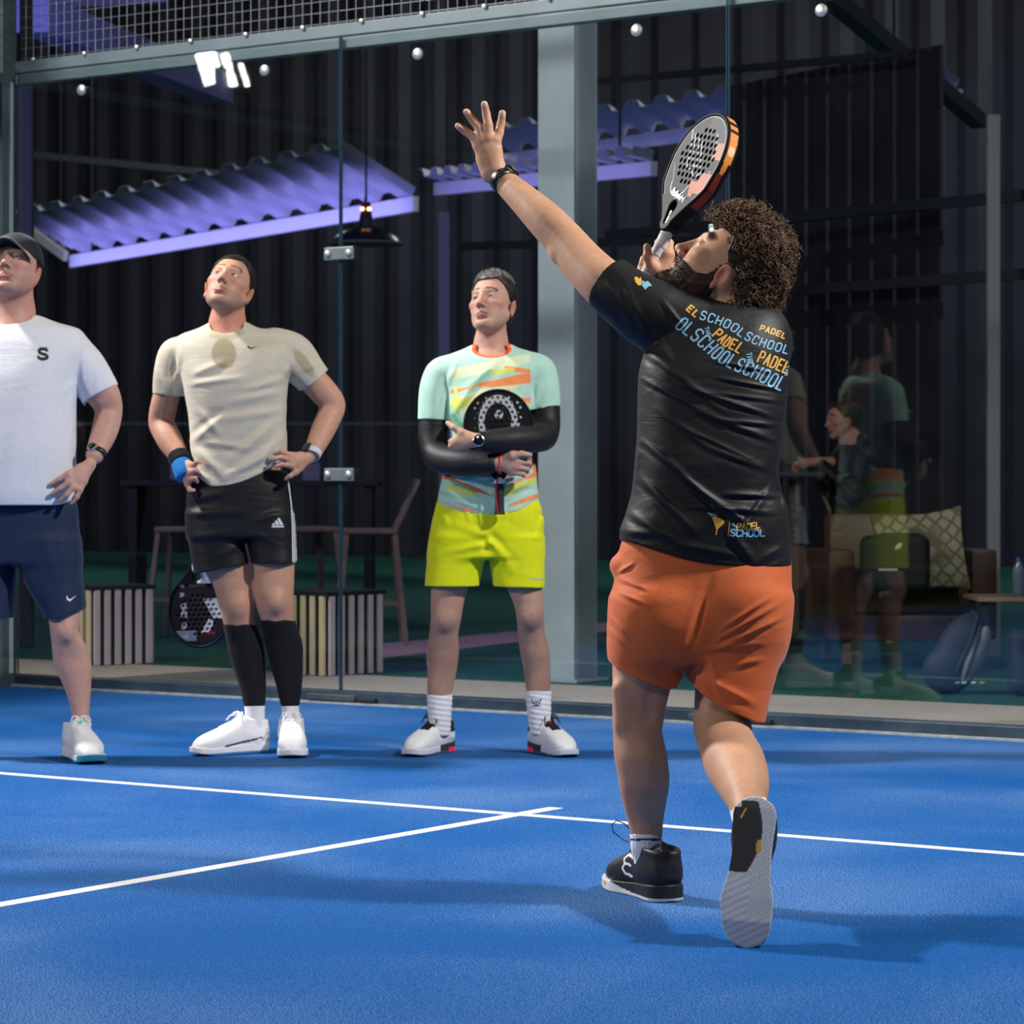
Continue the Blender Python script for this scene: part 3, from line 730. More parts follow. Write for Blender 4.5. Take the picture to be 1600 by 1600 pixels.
def shoe(p, heel, toe, up=(0,0,1), sc=1.0, upper=(0.75,0.76,0.80), sole=(0.70,0.72,0.76), under=(0.02,0.08,0.10), lace=(0.8,0.8,0.82), tongue=None, collar=None, heelc=None, collar_h=.118, side=None, label=None, solecol=None, mid=None, mirror=1, hvox=0.0027, tab=None, svox=0.0024):
    """shoe frame: y toe forward, z up, origin under the heel on the ground"""
    Fx = frame(toe, up); heel = vec(heel); S = SDF().at(heel, Fx); g = lambda *v: tuple(sc*a for a in v)
    SGN = -1
    rows = [(0.00,0,.056,.030,.036),(0.10,0,.060,.040,.050),(.28,0,.062,.043,.052),(.42,-.002*mirror,.060,.040,.052),(.58,-.004*mirror,.052,.046,.045),(.74,-.004*mirror,.044,.049,.036),(.88,0,.038,.043,.028),(1.0,.002*mirror,.030,.022,.014)]
    S.loft(g(0,.004,0), g(0,.292,0), Fx.T@Fx@np.array([1,0,0]) if False else (1,0,0), [(t,cu*sc,cv*sc,a*sc,b*sc,2.3) for t,cu,cv,a,b in [(r[0], r[1], SGN*r[2], r[3], r[4]) for r in rows]], 0.0, 'u', .012)
    S.loft(g(0,.060,.055), g(0,.054,collar_h), (1,0,0), [(0,0,0,.043*sc,.062*sc,2.2),(.6,0,0,.042*sc,.056*sc,2.2),(1,0,0,.044*sc,.055*sc,2.2)], 0.02, 'u', .008)
    S.ell(g(0,.108,.106), g(.030,.018,.030), rotm(0,0.5,0), .018)
    S.ell(g(0,.056,collar_h+.012), g(.036,.046,.034), None, .006, 's')
    S.cut(g(0,0,.012), (0,0,-1))
    if mid is None: mid = sole
    def colf(V):
        q = (V-heel.astype(f32))@Fx.astype(f32)/sc; x,y,z = q[:,0],q[:,1],q[:,2]
        k = np.tile(np.array(upper,f32),(len(V),1))*(1+0.04*wob(V,60,4))[:,None]
        if collar is not None: k[(z>.076)&(y<.085)] = collar
        if tongue is not None: k[(z>.066)&(y>.07)&(np.abs(x)<.024)&(y<.15)] = tongue; 
        if tongue is not None: k[(np.abs(x)<.014)&(y>.085)&(y<.185)&(z>.045)] = tongue
        if heelc is not None: k[(y<.030)&(z<.07)] = heelc
        if side is not None: 
            for (xs, y0, z0, y1, z1, wd, cc) in side:
                t = np.clip(((y-y0)*(y1-y0)+(z-z0)*(z1-z0))/((y1-y0)**2+(z1-z0)**2),0,1); dd = np.hypot(y-y0-t*(y1-y0), z-z0-t*(z1-z0)); k[(dd<wd)&(x*xs>0.01)] = cc
        if tab is not None: k[(z>collar_h-.006)&(y>.078)&(np.abs(x-.004)<.008)] = tab
        return k
    up_o = p.obj('shoe', S, hvox, M['shoe'], colf, None, 1, label)
    T = SDF().at(heel, Fx)
    r2 = [(0.0,0,.014),(.025,0,.026),(.06,0,.038),(.12,0,.044),(.35,-.001*mirror,.040),(.5,-.003*mirror,.042),(.7,-.005*mirror,.053),(.85,-.003*mirror,.049),(.93,-.001*mirror,.040),(.975,0,.027),(1.0,.001*mirror,.012)]
    T.loft(g(0,-.004,.013), g(0,.302,.013), (1,0,0), [(t,cu*sc,0,a*sc,.40,2.0) for t,cu,a in r2], 0.0, 'u', .012)
    # sole thickness: heel high, toe rising
    fx, hh = Fx.astype(f32), heel.astype(f32)
    def slab(P, d):
        q = (P-hh)@fx/f32(sc); y, z = q[:,1], q[:,2]
        top = np.interp(y, [-.01,.02,.10,.17,.24,.28,.31], [.040,.038,.033,.028,.026,.029,.035]).astype(f32)
        bot = np.interp(y, [-.02,.0,.02,.08,.20,.25,.31], [.010,.002,.000,.0,.0,.002,.014]).astype(f32)
        return np.maximum(d, np.maximum(z-top, bot-z)*f32(sc))
    T.func(slab)
    lo, hi = T.bounds(); 
    T.items[0] = (T.items[0][0], heel-.36, heel+.36, 'u', 0)
    def cf2(V):
        q = (V-hh)@fx/sc; k = np.tile(np.array(sole,f32),(len(V),1)); k[(q[:,2]<.009)] = under
        if solecol is not None: k = solecol(q, k)
        return k
    p.obj('sole', T, svox if solecol is not None else hvox, M['shoe'], cf2, up_o, 1)
    # laces
    V_ = []; bv = up_o.data; 
    me = up_o.data; bvh = BVHTree.FromPolygons([v.co[:] for v in me.vertices], [pl.vertices[:] for pl in me.polygons])
    paths = []
    ys = [.110,.126,.142,.158,.174]
    def onto(x, y):
        o = Fx@(np.array([x,y,.16])*sc)+heel; h = bvh.ray_cast(Vector(o), Vector(-Fx[:,2]))
        return (np.array(h[0])+Fx[:,2]*.0015) if h[0] else o*0+heel+Fx@(np.array([x,y,.07])*sc)
    for i, y in enumerate(ys):
        for a, b in (((-.018,y),(.018,y+.010)), ((.018,y),(-.018,y+.010))):
            paths.append([onto(a[0]*(1-t)+b[0]*t, a[1]*(1-t)+b[1]*t) for t in np.linspace(0,1,6)])
    # bow
    k0 = onto(0,.104)
    for sx in (-1,1):
        paths.append([k0, k0+Fx@np.array([sx*.012,.006,.010]), k0+Fx@np.array([sx*.030,.012,.006]), k0+Fx@np.array([sx*.036,.020,-.008]), k0+Fx@np.array([sx*.022,.018,-.004]), k0])
        paths.append([k0, k0+Fx@np.array([sx*.014,.016,.006]), k0+Fx@np.array([sx*.026,.034,-.006]), k0+Fx@np.array([sx*.032,.044,-.022])])
    A, B = tube_arrays(paths, [[.0024]*len(q) for q in paths], 5)
    mesh_obj('laces', A, B, M['lace'], up_o, True, np.tile(np.array(lace,f32),(len(A),1)))
    return up_o

def sock_rows(rows, grow): return [(r[0], r[1]-grow, r[2]+grow, r[3], r[4]+grow*0.0023) + tuple(r[5:]) for r in rows]

# prints lying on a surface: strokes in pixel coordinates, cast from the front onto the mesh
GLY = {'S':[[(1,.85),(.8,1),(.25,1),(0,.85),(0,.65),(.2,.53),(.8,.47),(1,.35),(1,.15),(.8,0),(.2,0),(0,.15)]],
 'C':[[(1,.8),(1,.9),(.75,1),(.25,1),(0,.85),(0,.15),(.25,0),(.75,0),(1,.1),(1,.2)]],
 'H':[[(0,0),(0,1)],[(1,0),(1,1)],[(0,.5),(1,.5)]], 'O':[[(.25,0),(0,.15),(0,.85),(.25,1),(.75,1),(1,.85),(1,.15),(.75,0),(.25,0)]],
 'L':[[(0,1),(0,0),(.9,0)]], 'P':[[(0,0),(0,1),(.75,1),(1,.88),(1,.6),(.75,.47),(0,.47)]], 'A':[[(0,0),(.5,1),(1,0)],[(.2,.33),(.8,.33)]],
 'D':[[(0,0),(0,1),(.65,1),(1,.82),(1,.18),(.65,0),(0,0)]], 'E':[[(.95,1),(0,1),(0,0),(.95,0)],[(0,.5),(.8,.5)]],
 'T':[[(0,1),(1,1)],[(.5,1),(.5,0)]], 'W':[[(0,1),(.25,0),(.5,.8),(.75,0),(1,1)]], 'M':[[(0,0),(0,1),(.5,.3),(1,1),(1,0)]]}
def decal_poly(p, name, target, polys, m, parent, off=0.0006, dense=2.2):
    """polys: list of pixel polygons; each is triangulated, subdivided and laid on the target mesh"""
    me = target.data if not isinstance(target, BVHTree) else None
    bvh = target if me is None else BVHTree.FromPolygons([v.co[:] for v in me.vertices], [q.vertices[:] for q in me.polygons])
    eye = Vector((-p.lat0, -p.Z0, CAMZ))
    bm = bmesh.new()
    for poly in polys:
        vs = [bm.verts.new((x, -y, 0)) for x, y in poly]
        try: bm.faces.new(vs)
        except ValueError: pass
    bmesh.ops.triangulate(bm, faces=bm.faces[:])
    for _ in range(6):
        es = [e for e in bm.edges if e.calc_length() > dense*1.6]
        if not es: break
        bmesh.ops.subdivide_edges(bm, edges=es, cuts=1); bmesh.ops.triangulate(bm, faces=bm.faces[:])
    bad = []
    for v in bm.verts:
        q = Vector(p.L(v.co.x, -v.co.y, 0)); d = (q-eye).normalized(); h = bvh.ray_cast(eye, d)
        if h[0] is None: bad.append(v); continue
        n = h[1] if h[1].dot(d) < 0 else -h[1]
        v.co = h[0] + n*off - d*off*0.5
    bmesh.ops.delete(bm, geom=bad, context='VERTS')
    bm.verts.index_update(); V = [v.co[:] for v in bm.verts]; F = [[v.index for v in f.verts] for f in bm.faces]; bm.free()
    return mesh_obj(name, V, F, m, parent, True) if V else None
def stroke_polys(pts, wd):
    """ribbon quads along a polyline in pixels"""
    out = []; P = [np.array(q, float) for q in pts]
    for i in range(len(P)-1):
        a, b = P[i], P[i+1]; t = b-a; l = np.hypot(*t)
        if l < 1e-6: continue
        t /= l; n = np.array([-t[1], t[0]])*wd/2; a = a-t*wd*0.3; b = b+t*wd*0.3
        out.append([tuple(a+n), tuple(b+n), tuple(b-n), tuple(a-n)])
    return out
def text_polys(txt, base, wch, gap, height, wd, slant=0.0):
    """base(s)->(point, tangent) along the line in pixels ; letters stand upwards from it"""
    out = []; s = 0
    for ch in txt:
        if ch != ' ':
            for st in GLY[ch]:
                q = []
                for i in range(len(st)-1):
                    for t in np.linspace(0,1,4)[:-1]: q.append((st[i][0]*(1-t)+st[i+1][0]*t, st[i][1]*(1-t)+st[i+1][1]*t))
                q.append(st[-1]); px = []
                for (u, v) in q:
                    b, t = base(s+u*wch); n = np.array([t[1], -t[0]]); px.append(np.array(b)+n*v*height+np.array(t)*v*height*slant)
                out += stroke_polys(px, wd)
        s += wch+gap
    return out
def folds(p, sdf, segs, noise=0.0015, ns=26, seed=11, valley=.6):
    def fn(P, d):
        px, py = p.pix(P); w_ = np.zeros(len(P), f32)
        lo = (px.min()-25, py.min()-25, px.max()+25, py.max()+25)
        for (x0,y0,x1,y1,wd,am) in segs:
            if max(x0,x1) < lo[0] or min(x0,x1) > lo[2] or max(y0,y1) < lo[1] or min(y0,y1) > lo[3]: continue
            ax_, ay_ = x1-x0, y1-y0; L2 = ax_*ax_+ay_*ay_; t = np.clip(((px-x0)*ax_+(py-y0)*ay_)/L2,0,1)
            ex = px-x0-t*ax_; ey = py-y0-t*ay_; dd = np.hypot(ex, ey); sd = (ex*-ay_+ey*ax_)/math.sqrt(L2)
            w_ += am*(np.exp(-(dd/wd)**2)-valley*np.exp(-((sd-wd*1.8)/wd)**2-((dd/wd/3)**2)))*np.sin(np.pi*np.clip(t*.86+.07,0,1))
        return (d - w_ - f32(noise)*wob(P, ns, seed)).astype(f32)
    sdf.func(fn)
def watch(p, a, ax, face, r=.031, size=.018, square=False, band=None, bw=.010):
    Rw = frame(ax, face); ringp = [a + Rw@np.array([r*1.08*math.cos(t), 0, r*.92*math.sin(t)]) for t in np.linspace(0,2*math.pi,28,endpoint=False)]
    paths = [[q + Rw@np.array([0,o,0]) for q in ringp] for o in ([0] if bw < .009 else [-.004,.004])]
    A, B = tube_arrays([ringp], [[bw]*28], 10, True, .28) if False else strap_arrays(ringp, Rw[:,1], bw, a)
    wo = mesh_obj('wristwatch', A, B, band or M['plastic_black'], p.root, True)
    c = a + Rw@np.array([0,0,r*.92]); Rz = Matrix(np.stack([Rw[:,0], Rw[:,1], Rw[:,2]],1).tolist())
    d = MB()
    if square: d.box(c+Rw[:,2]*.004, (size*1.5, size*2.0, .010), Rz, 0, .003)
    else: d.lathe([(size,0),(size*1.1,.004),(size*1.05,.009),(size*.9,.011)], c, 26, 0, Rz)
    d.build('watch_case', M['plastic_black'] if square else M['silver'], wo, True)
    d = MB()
    if square: d.box(c+Rw[:,2]*.0095, (size*1.2, size*1.7, .002), Rz, 0, .0009)
    else: d.lathe([(size*.9,.0),(size*.9,.0125),(size*.75,.013)], c, 26, 0, Rz)
    d.build('watch_face', M['glossy_black'], wo, True)
    return wo
def strap_arrays(ring, axis, hw, c, th=.0022):
    n = len(ring); V = []; 
    for q in ring:
        o = nrm(q-c)
        for (u, w_) in ((-hw,th),(hw,th),(hw,-th*.3),(-hw,-th*.3)): V.append(q+axis*u+o*w_)
    F = []
    for i in range(n):
        j = (i+1) % n
        for k in range(4): l = (k+1) % 4; F.append((i*4+k, i*4+l, j*4+l, j*4+k))
    return np.array(V), np.array(F)
def heel_at(p, px, Z, z=0.0):
    return np.array([(px-800)/FPX*Z-p.lat0, Z-p.Z0, z])
def swoosh(x, y, w_, h):
    """tick mark outline in pixels, x,y = left end"""
    T = np.linspace(0,1,9)
    lo = [(x+w_*t, y+h*(.55+.45*math.sin(math.pi*min(1,t*2.2)*.5)) - h*1.0*max(0,t-.25)/.75*1.15) for t in T]
    up = [(x+w_*t, y+h*.0+h*(.72*math.sin(math.pi*min(1,t*2.6)*.5)) - h*.9*max(0,t-.2)/.8*.92) for t in T[::-1]]
    return lo+up
# ------------------------------------------------------------------ man at the left edge (white tee, navy shorts, cap)
def build_A():
    p = Person(60, 10.0, 'man in white tee, dark cap and navy shorts, hand on hip'); L = p.L; b = p.body
    SKA = (0.52,0.29,0.23)
    hc = L(22, 421, 0.01); Hm = frame((-0.08,-0.90,0.36), (0.05,0.45,0.89)); sc = 1.07
    add_head(b, hc, Hm, sc, jaw=1.12)
    b.cap(L(20,440,0.02), L(18,490,0.04), .072, .078, .02); b.cap(L(18,490,0.04), L(18,530,0.02), .08, .10, .03)
    p.vl(b, [(505,-30,65,.03,.07,2),(530,-85,122,.03,.10,2.2),(580,-88,125,.01,.12,2.4),(640,-78,112,0,.13,2.5),(720,-80,112,-.01,.13,2.5),(800,-78,112,0,.12,2.5)], .03, .03)
    legR = [(790,22,120,.0,.10),(870,30,120,0,.10),(940,72,124,-.01,.085),(965,76,124,-.02,.072),(985,79,122,-.025,.064),(1005,81,132,-.01,.060),(1035,84,142,.012,.064),(1070,99,142,.010,.054),(1100,109,140,.0,.041),(1122,114,139,-.005,.036),(1160,118,142,-.005,.036)]
    legL = [(790,-86,20,.0,.10),(870,-90,15,0,.10),(940,-85,-22,-.01,.085),(985,-78,-35,-.02,.066),(1035,-84,-30,.012,.064),(1100,-78,-48,.0,.041),(1160,-78,-52,-.005,.036)]
    p.vl(b, legR, 0, .03); p.vl(b, legL, 0, .03)
    b.ell(L(101,985,-.075), (.030,.028,.038), None, .03)
    aR = [(118,560,.03,.060),(140,590,.03,.060),(162,618,.04,.056),(170,640,.05,.046),(166,665,.02,.045),(148,712,-.075,.031)]
    aL = [(-84,560,.03,.060),(-108,590,.03,.060),(-128,618,.04,.056),(-134,640,.05,.046),(-128,665,.02,.045),(-110,712,-.075,.031)]
    p.arm(b, aR, .02); p.arm(b, aL, .02)
    p.hand(b, (144,722,-.095), [[(106,741,-.155),(92,749,-.160),(80,756,-.158)],[(108,753,-.160),(94,763,-.166),(82,771,-.162)],[(114,762,-.156),(104,773,-.164),(95,781,-.158)],[(125,765,-.145),(120,777,-.152),(112,786,-.148)]], None, .0092)
    p.hand(b, (-108,720,-.095), [[(-72,741,-.150),(-58,749,-.155),(-48,755,-.15)],[(-74,753,-.155),(-60,763,-.160),(-50,770,-.155)],[(-80,762,-.15),(-70,773,-.16),(-62,780,-.155)],[(-92,765,-.14),(-84,777,-.15),(-78,786,-.145)]], None, .0092)
    def cf(V):
        k = head_color(V, hc, Hm, sc, SKA, .40, (0.10,0.06,0.05)); px, py = p.pix(V)
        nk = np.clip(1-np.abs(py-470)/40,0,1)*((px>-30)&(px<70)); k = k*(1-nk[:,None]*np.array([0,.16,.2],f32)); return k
    p.obj('body', b, VOX, M['skin'], cf); make_eyes(p, hc, Hm, sc, (0.1,1,0.42), (0.05,0.05,0.05))
    hair_shell(p, hc, Hm, sc, .004, .085, .006, -.05, (0.03,0.02,0.016), .003, .0015, 170, .010, .004)
    # cap with bill
    s = SDF().at(hc, Hm); f = lambda *v: tuple(sc*q for q in v)
    s.ell(f(0,-.022,.046), f(.088,.106,.090), None, 0); s.cut(f(0,0,.030), (0,-.10,-1))
    s.ell(f(0,-.022,.040), f(.079,.098,.086), None, .003, 's')
    def bill(P, d):
        q = (P-hc.astype(f32))@Hm.astype(f32)/f32(sc); x, y, z = q[:,0], q[:,1], q[:,2]
        zz = .054 - 9.0*x*x - .10*(y-.06); e = np.abs(z-zz)-.0028; o = np.hypot(x/.080, (y-.055)/.098)-1; e = np.maximum(e, np.maximum(o*.07, .055-y))
        return np.minimum(d, (e*sc).astype(f32))
    c2 = SDF().at(hc, Hm); s.func(bill, tuple(hc-.22), tuple(hc+.22))
    s.items.insert(0, (lambda P: np.full(len(P), .5, f32), hc-.20, hc+.20, 'u', 0))
    def cc(V):
        q = (V-hc.astype(f32))@Hm.astype(f32)/sc; k = np.tile(np.array([.012,.014,.017],f32),(len(V),1)); r = np.hypot(q[:,0]/.080,(q[:,1]-.055)/.098); k[(r>.93)&(q[:,1]>.055)&(r<1.1)] = (.16,.19,.21); return k
    p.obj('cap', s, .0027, M['cloth'], cc)
    s = SDF()
    p.vl(s, [(492,-22,60,.04,.065,2),(502,-40,84,.04,.085,2.1),(516,-80,122,.03,.11,2.2),(550,-92,136,.02,.135,2.3),(600,-88,122,.0,.15,2.4),(650,-84,118,-.01,.158,2.4),(720,-86,118,-.02,.165,2.4),(765,-86,116,-.02,.165,2.4),(805,-84,112,-.01,.160,2.4)], 0, .02)
    p.arm(s, [(108,545,.03,.066),(132,572,.03,.072),(158,618,.04,.070)], .05); p.arm(s, [(-74,545,.03,.066),(-98,572,.03,.072),(-124,618,.04,.070)], .05)
    folds(p, s, [(118,600,100,660,6,.005),(112,640,105,760,6,.004),(95,660,100,750,7,.003),(75,640,90,770,9,.003),(140,560,125,610,6,.004),(60,660,70,770,9,.002),(30,640,10,770,10,.002),(120,590,95,620,6,.004),(155,570,150,615,5,.003)], .0018, 18, 8)
    a = L(164,612,.04); s.cut(a, nrm(np.array([.50,0,-.9])), lo=(L(131,650,0)[0],-9,a[2]-.25), hi=(9,9,a[2]+.15))
    a = L(-130,612,.04); s.cut(a, nrm(np.array([-.50,0,-.9])), lo=(-9,-9,a[2]-.25), hi=(L(-98,650,0)[0],9,a[2]+.15))
    zc = L(0,789,0)[2]; xr = L(108,0,0)[0]
    s.func(lambda P, d: np.maximum(d, (zc + np.clip(P[:,0]-xr+.04,0,1)**2*5 - P[:,2]).astype(f32)))
    s.cap(L(20,450,.03), L(19,490,.03), .080, .084, .004, 's'); s.ell(L(18,488,-.03), (.080,.08,.046), None, .004, 's')
    sh = p.obj('shirt', s, VOX, M['cloth'], (.70,.71,.77))
    S_ = [(73,547),(70,544.5),(63,544.5),(60.5,547),(61,550),(65,552),(71,553.5),(73.5,556),(72,559),(66,560.5),(61,559),(59.5,557)]
    decal_poly(p, 'chest_letter', sh, stroke_polys(S_, 3.6)+stroke_polys([(59.5,559.5),(59.5,555.5)],2.2)+stroke_polys([(73,543.5),(73,548)],2.2), mat('dark_green_print', (.012,.13,.055), .6), sh)
    decal_poly(p, 'letter_shadow', sh, stroke_polys([(x+.8,y+1.3) for x,y in S_], 3.8), mat('black_print', (.01,.012,.012), .6), sh, .0007)
    s = SDF()
    p.vl(s, [(770,-86,116,0,.13,2.5),(800,-88,121,0,.14,2.5),(850,-90,124,0,.14,2.5),(880,-92,126,0,.135,2.6)], 0, .02)
    p.vl(s, [(840,20,124,0,.13,2.4),(900,35,129,0,.125,2.4),(965,70,134,-.01,.115,2.5),(975,71,134,-.01,.115,2.5)], 0, .03)
    p.vl(s, [(840,-92,20,0,.13,2.4),(900,-94,22,0,.125,2.4),(975,-96,20,-.01,.12,2.5)], 0, .012)
    folds(p, s, [(35,870,60,950,7,.006),(25,850,20,930,6,.005),(118,800,122,900,6,.003),(60,820,90,900,9,.003),(95,830,110,940,8,.003)], .002, 16, 5)
    z1 = L(0,965,0)[2]; x0 = L(100,0,0)[0]; s.func(lambda P, d: np.maximum(d, (z1+np.clip(P[:,0]-x0,0,1)*.45 - P[:,2]).astype(f32)))
    p.vl(s, [(935,74,127,-.01,.105),(1000,74,127,-.01,.105)], 0, .002, 's', .002); p.vl(s, [(935,-90,12,-.01,.105),(1000,-90,12,-.01,.105)], 0, .002, 's', .002)
    so = p.obj('shorts', s, VOX, M['cloth'], (.010,.022,.058))
    decal_poly(p, 'shorts_tick', so, [swoosh(104,930,17,11)], mat('white_tick_print', (.72,.74,.78), .6), so)
    sc_ = dict(sc=1.10, upper=(.74,.75,.78), sole=(.72,.73,.76), under=(.008,.10,.16), lace=(.80,.80,.82), tab=(.10,.48,.36))
    def sc2(q, k):
        k[(q[:,1]>.262)|((q[:,2]<.012)&(q[:,1]>.19))] = (.010,.17,.26); return k
    shoe(p, heel_at(p,114,10.06), (.36,-.93,0), mirror=1, solecol=sc2, side=[(-1,.10,.03,.14,.06,.004,(.02,.06,.10)),(-1,.12,.055,.10,.07,.005,(.08,.42,.32))], **sc_)
    shoe(p, heel_at(p,-58,10.05), (-.25,-.97,0), mirror=-1, **sc_)
    for rows in (legR, legL):
        s = SDF(); p.vl(s, [(1126,rows[-2][1]-1 if rows is legL else 113,rows[-2][2]+1 if rows is legL else 141,-.003,.041),(1160,rows[-1][1]-2,rows[-1][2]+2,-.003,.042)], 0, .01); p.obj('ankle_sock', s, VOX, M['knit'], (.72,.72,.76))
    watch(p, L(150,709,-.07), nrm(L(148,712,-.075)-L(166,665,.02)), (-.30,-.90,.35), .034, .016, False, None, .009)
    r_ = [L(112,762,-.156)+np.array([.0105*math.cos(t)*.8,.0105*math.sin(t),.0105*math.cos(t)*.55]) for t in np.linspace(0,6.283,16,endpoint=False)]
    A, B_ = tube_arrays([r_], [[.0014]*16], 6, True); mesh_obj('ring', A, B_, M['silver'], p.root)
    return p
pA = build_A()
# ------------------------------------------------------------------ man with hands on hips (beige tee, black shorts, knee socks)
def build_B():
    p = Person(385, 10.22, 'man in beige tee and black striped shorts with black knee socks, hands on hips'); L = p.L; b = p.body
    SKB = (0.50,0.265,0.18)
    hc = L(358, 449, 0.0); Hm = frame((-0.06,-0.87,0.47), (0.20,0.45,0.87)); sc = 1.02
    add_head(b, hc, Hm, sc, jaw=.97)
    b.cap(L(358,470,0.01), L(355,512,0.03), .058, .062, .02); b.cap(L(355,510,0.03), L(356,545,0.02), .064, .08, .03)
    p.vl(b, [(520,325,390,.02,.06,2),(545,290,430,.02,.09,2.2),(575,285,450,.01,.11,2.4),(620,292,448,0,.115,2.5),(700,296,446,0,.118,2.5),(780,298,455,0,.115,2.5)], .018, .03)
    legL = [(780,300,378,.0,.09),(840,306,388,0,.09),(890,324,394,0,.080),(930,338,396,0,.070),(955,344,397,-.005,.065),(980,351,400,0,.058),(1010,357,411,.012,.060),(1040,365,413,.012,.055),(1075,376,414,.005,.044),(1105,383,413,.0,.038),(1165,385,412,0,.036)]
    legR = [(780,380,455,.0,.09),(840,384,460,0,.09),(885,394,460,-.01,.080),(920,397,459,-.02,.072),(945,401,458,-.025,.066),(970,408,460,-.015,.060),(1005,416,471,.005,.062),(1040,424,472,.008,.056),(1075,434,470,.0,.045),(1105,441,466,-.005,.038),(1170,444,468,-.005,.036)]
    p.vl(b, legL, 0, .03); p.vl(b, legR, 0, .03)
    b.ell(L(372,945,-.055), (.028,.025,.036), None, .03); b.ell(L(430,940,-.085), (.028,.025,.036), None, .03)
    aL = [(290,578,.02,.042),(266,604,.02,.045),(256,635,.03,.046),(252,658,.04,.044),(262,682,.0,.044),(280,715,-.06,.031)]
    aR = [(442,565,.02,.044),(478,585,.03,.049),(505,612,.05,.049),(520,634,.06,.044),(511,658,.03,.043),(488,708,-.07,.030)]
    p.arm(b, aL, .004); p.arm(b, aR, .004)
    # picture-left hand: fingers curl forward over the hip
    p.hand(b, (284,724,-.07), [[(302,727,-.13),(308,722,-.145),(313,723,-.13)],[(298,738,-.135),(306,735,-.15),(311,738,-.135)],[(297,749,-.13),(305,747,-.145),(308,753,-.13)],[(293,757,-.12),(296,766,-.13),(303,766,-.125)]], None, .0085)
    p.hand(b, (484,714,-.078), [[(455,711,-.13),(440,706,-.14),(429,709,-.13)],[(454,719,-.135),(440,715,-.15),(430,718,-.14)],[(456,728,-.135),(442,726,-.15),(431,729,-.14)],[(462,738,-.125),(453,744,-.135),(447,748,-.13)]], None, .0088)
    def cf(V):
        k = head_color(V, hc, Hm, sc, SKB, .55, (0.05,0.03,0.02)); px, py = p.pix(V)
        hairy = np.clip((py-900)/60,0,1); k *= (1-hairy*.22*(0.6+0.4*wob(V,60,8)))[:,None]
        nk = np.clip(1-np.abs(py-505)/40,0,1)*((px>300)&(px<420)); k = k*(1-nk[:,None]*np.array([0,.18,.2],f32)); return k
    p.obj('body', b, VOX, M['skin'], cf); make_eyes(p, hc, Hm, sc, (0.25,1,0.30), (0.05,0.05,0.04))
    hr = hair_shell(p, hc, Hm, sc, .006, .080, .002, -.055, (0.014,0.011,0.010), .0028, .0018, 170, .012, .006)
    strands(p, hr, 2600, .006, Hm@np.array([0,-.6,.1]), .0007, ((.01,.008,.007),(.05,.04,.035)))
    s = SDF()
    p.vl(s, [(502,330,384,.03,.055,2),(512,312,402,.03,.075,2.1),(526,282,436,.02,.10,2.2),(560,278,458,.01,.122,2.4),(610,288,449,0,.135,2.5),(660,296,447,0,.132,2.5),(710,299,448,0,.130,2.5),(745,301,446,0,.132,2.4),(775,303,440,0,.132,2.4)], 0, .02)
    p.arm(s, [(304,554,.02,.066),(276,553,.02,.058),(263,590,.02,.053),(262,628,.03,.053)], .045); p.arm(s, [(428,540,.02,.066),(458,548,.025,.061),(484,580,.035,.056),(504,610,.05,.056)], .045)
    p.arm(s, [(302,578,.02,.050),(272,598,.02,.056),(266,630,.03,.056)], .03); p.arm(s, [(428,550,.02,.064),(458,566,.02,.064),(486,590,.04,.060),(504,612,.05,.058)], .03)
    folds(p, s, [(300,585,350,565,6,0.0068),(295,600,380,590,5,0.0051),(445,590,385,610,6,0.0085),(440,612,360,628,6,0.0068),(445,640,350,655,7,0.0068),(350,650,300,690,6,0.0085),(310,640,345,680,6,0.0068),(430,660,360,720,7,0.0102),(445,680,385,735,7,0.0085),(305,700,350,745,7,0.0102),(320,690,390,700,6,0.0068),(350,745,430,705,6,0.0085),(300,730,330,755,5,0.0102),(455,560,440,600,5,0.0068),(280,545,275,600,5,0.0051),(470,580,495,570,4,0.0034),(435,700,418,745,5,0.0102)], .0022, 24, 3)
    a = L(263,616,.03); s.cut(a, nrm(L(262,660,.04)-L(268,580,.02)), lo=(-9,-9,a[2]-.2), hi=(L(290,650,0)[0],9,a[2]+.12))
    a = L(489,595,.04); s.cut(a, nrm(L(520,632,.06)-L(480,580,.03)), lo=(L(452,650,0)[0],-9,a[2]-.25), hi=(9,9,a[2]+.15))
    zc = L(0,760,0)[2]; xm = L(345,0,0)[0]
    s.func(lambda P, d: np.maximum(d, (zc + np.where(P[:,0]>xm, (P[:,0]-xm)**2*1.6+(P[:,0]-xm)*.05, (P[:,0]-xm)**2*2.2) - P[:,2]).astype(f32)))
    s.cap(L(357,470,.02), L(355,508,.02), .064, .066, .004, 's'); s.ell(L(354,506,-.03), (.062,.065,.046), None, .004, 's')
    def cs(V):
        px, py = p.pix(V); k = np.tile(np.array([.52,.475,.385],f32),(len(V),1)); fr = V[:,1] < .02
        def st(cx, cy, rx, ry, soft, c, a, rot=0):
            nonlocal k
            dx, dy = px-cx, py-cy; x = dx*math.cos(rot)+dy*math.sin(rot); y = -dx*math.sin(rot)+dy*math.cos(rot)
            r = np.hypot(x/rx, y/ry)+.10*wob(V,50,5); m = np.clip((1-r)/soft,0,1)*fr*a; k = k*(1-m[:,None])+np.array(c,f32)*m[:,None]
        dark = (.30,.255,.15)
        st(350,552,20,26,.12,dark,.85); st(352,520,34,14,.3,dark,.5); st(475,568,10,32,.3,dark,.8,-.65); st(340,638,22,6,.6,dark,.5); st(452,585,14,10,.5,dark,.6); st(264,590,9,28,.5,dark,.55); st(410,535,50,12,.8,dark,.3)
        hem = np.abs(py-(752-np.where(px>345,(px-345)*.17,0)))<1.0; k[hem] *= .8
        return k
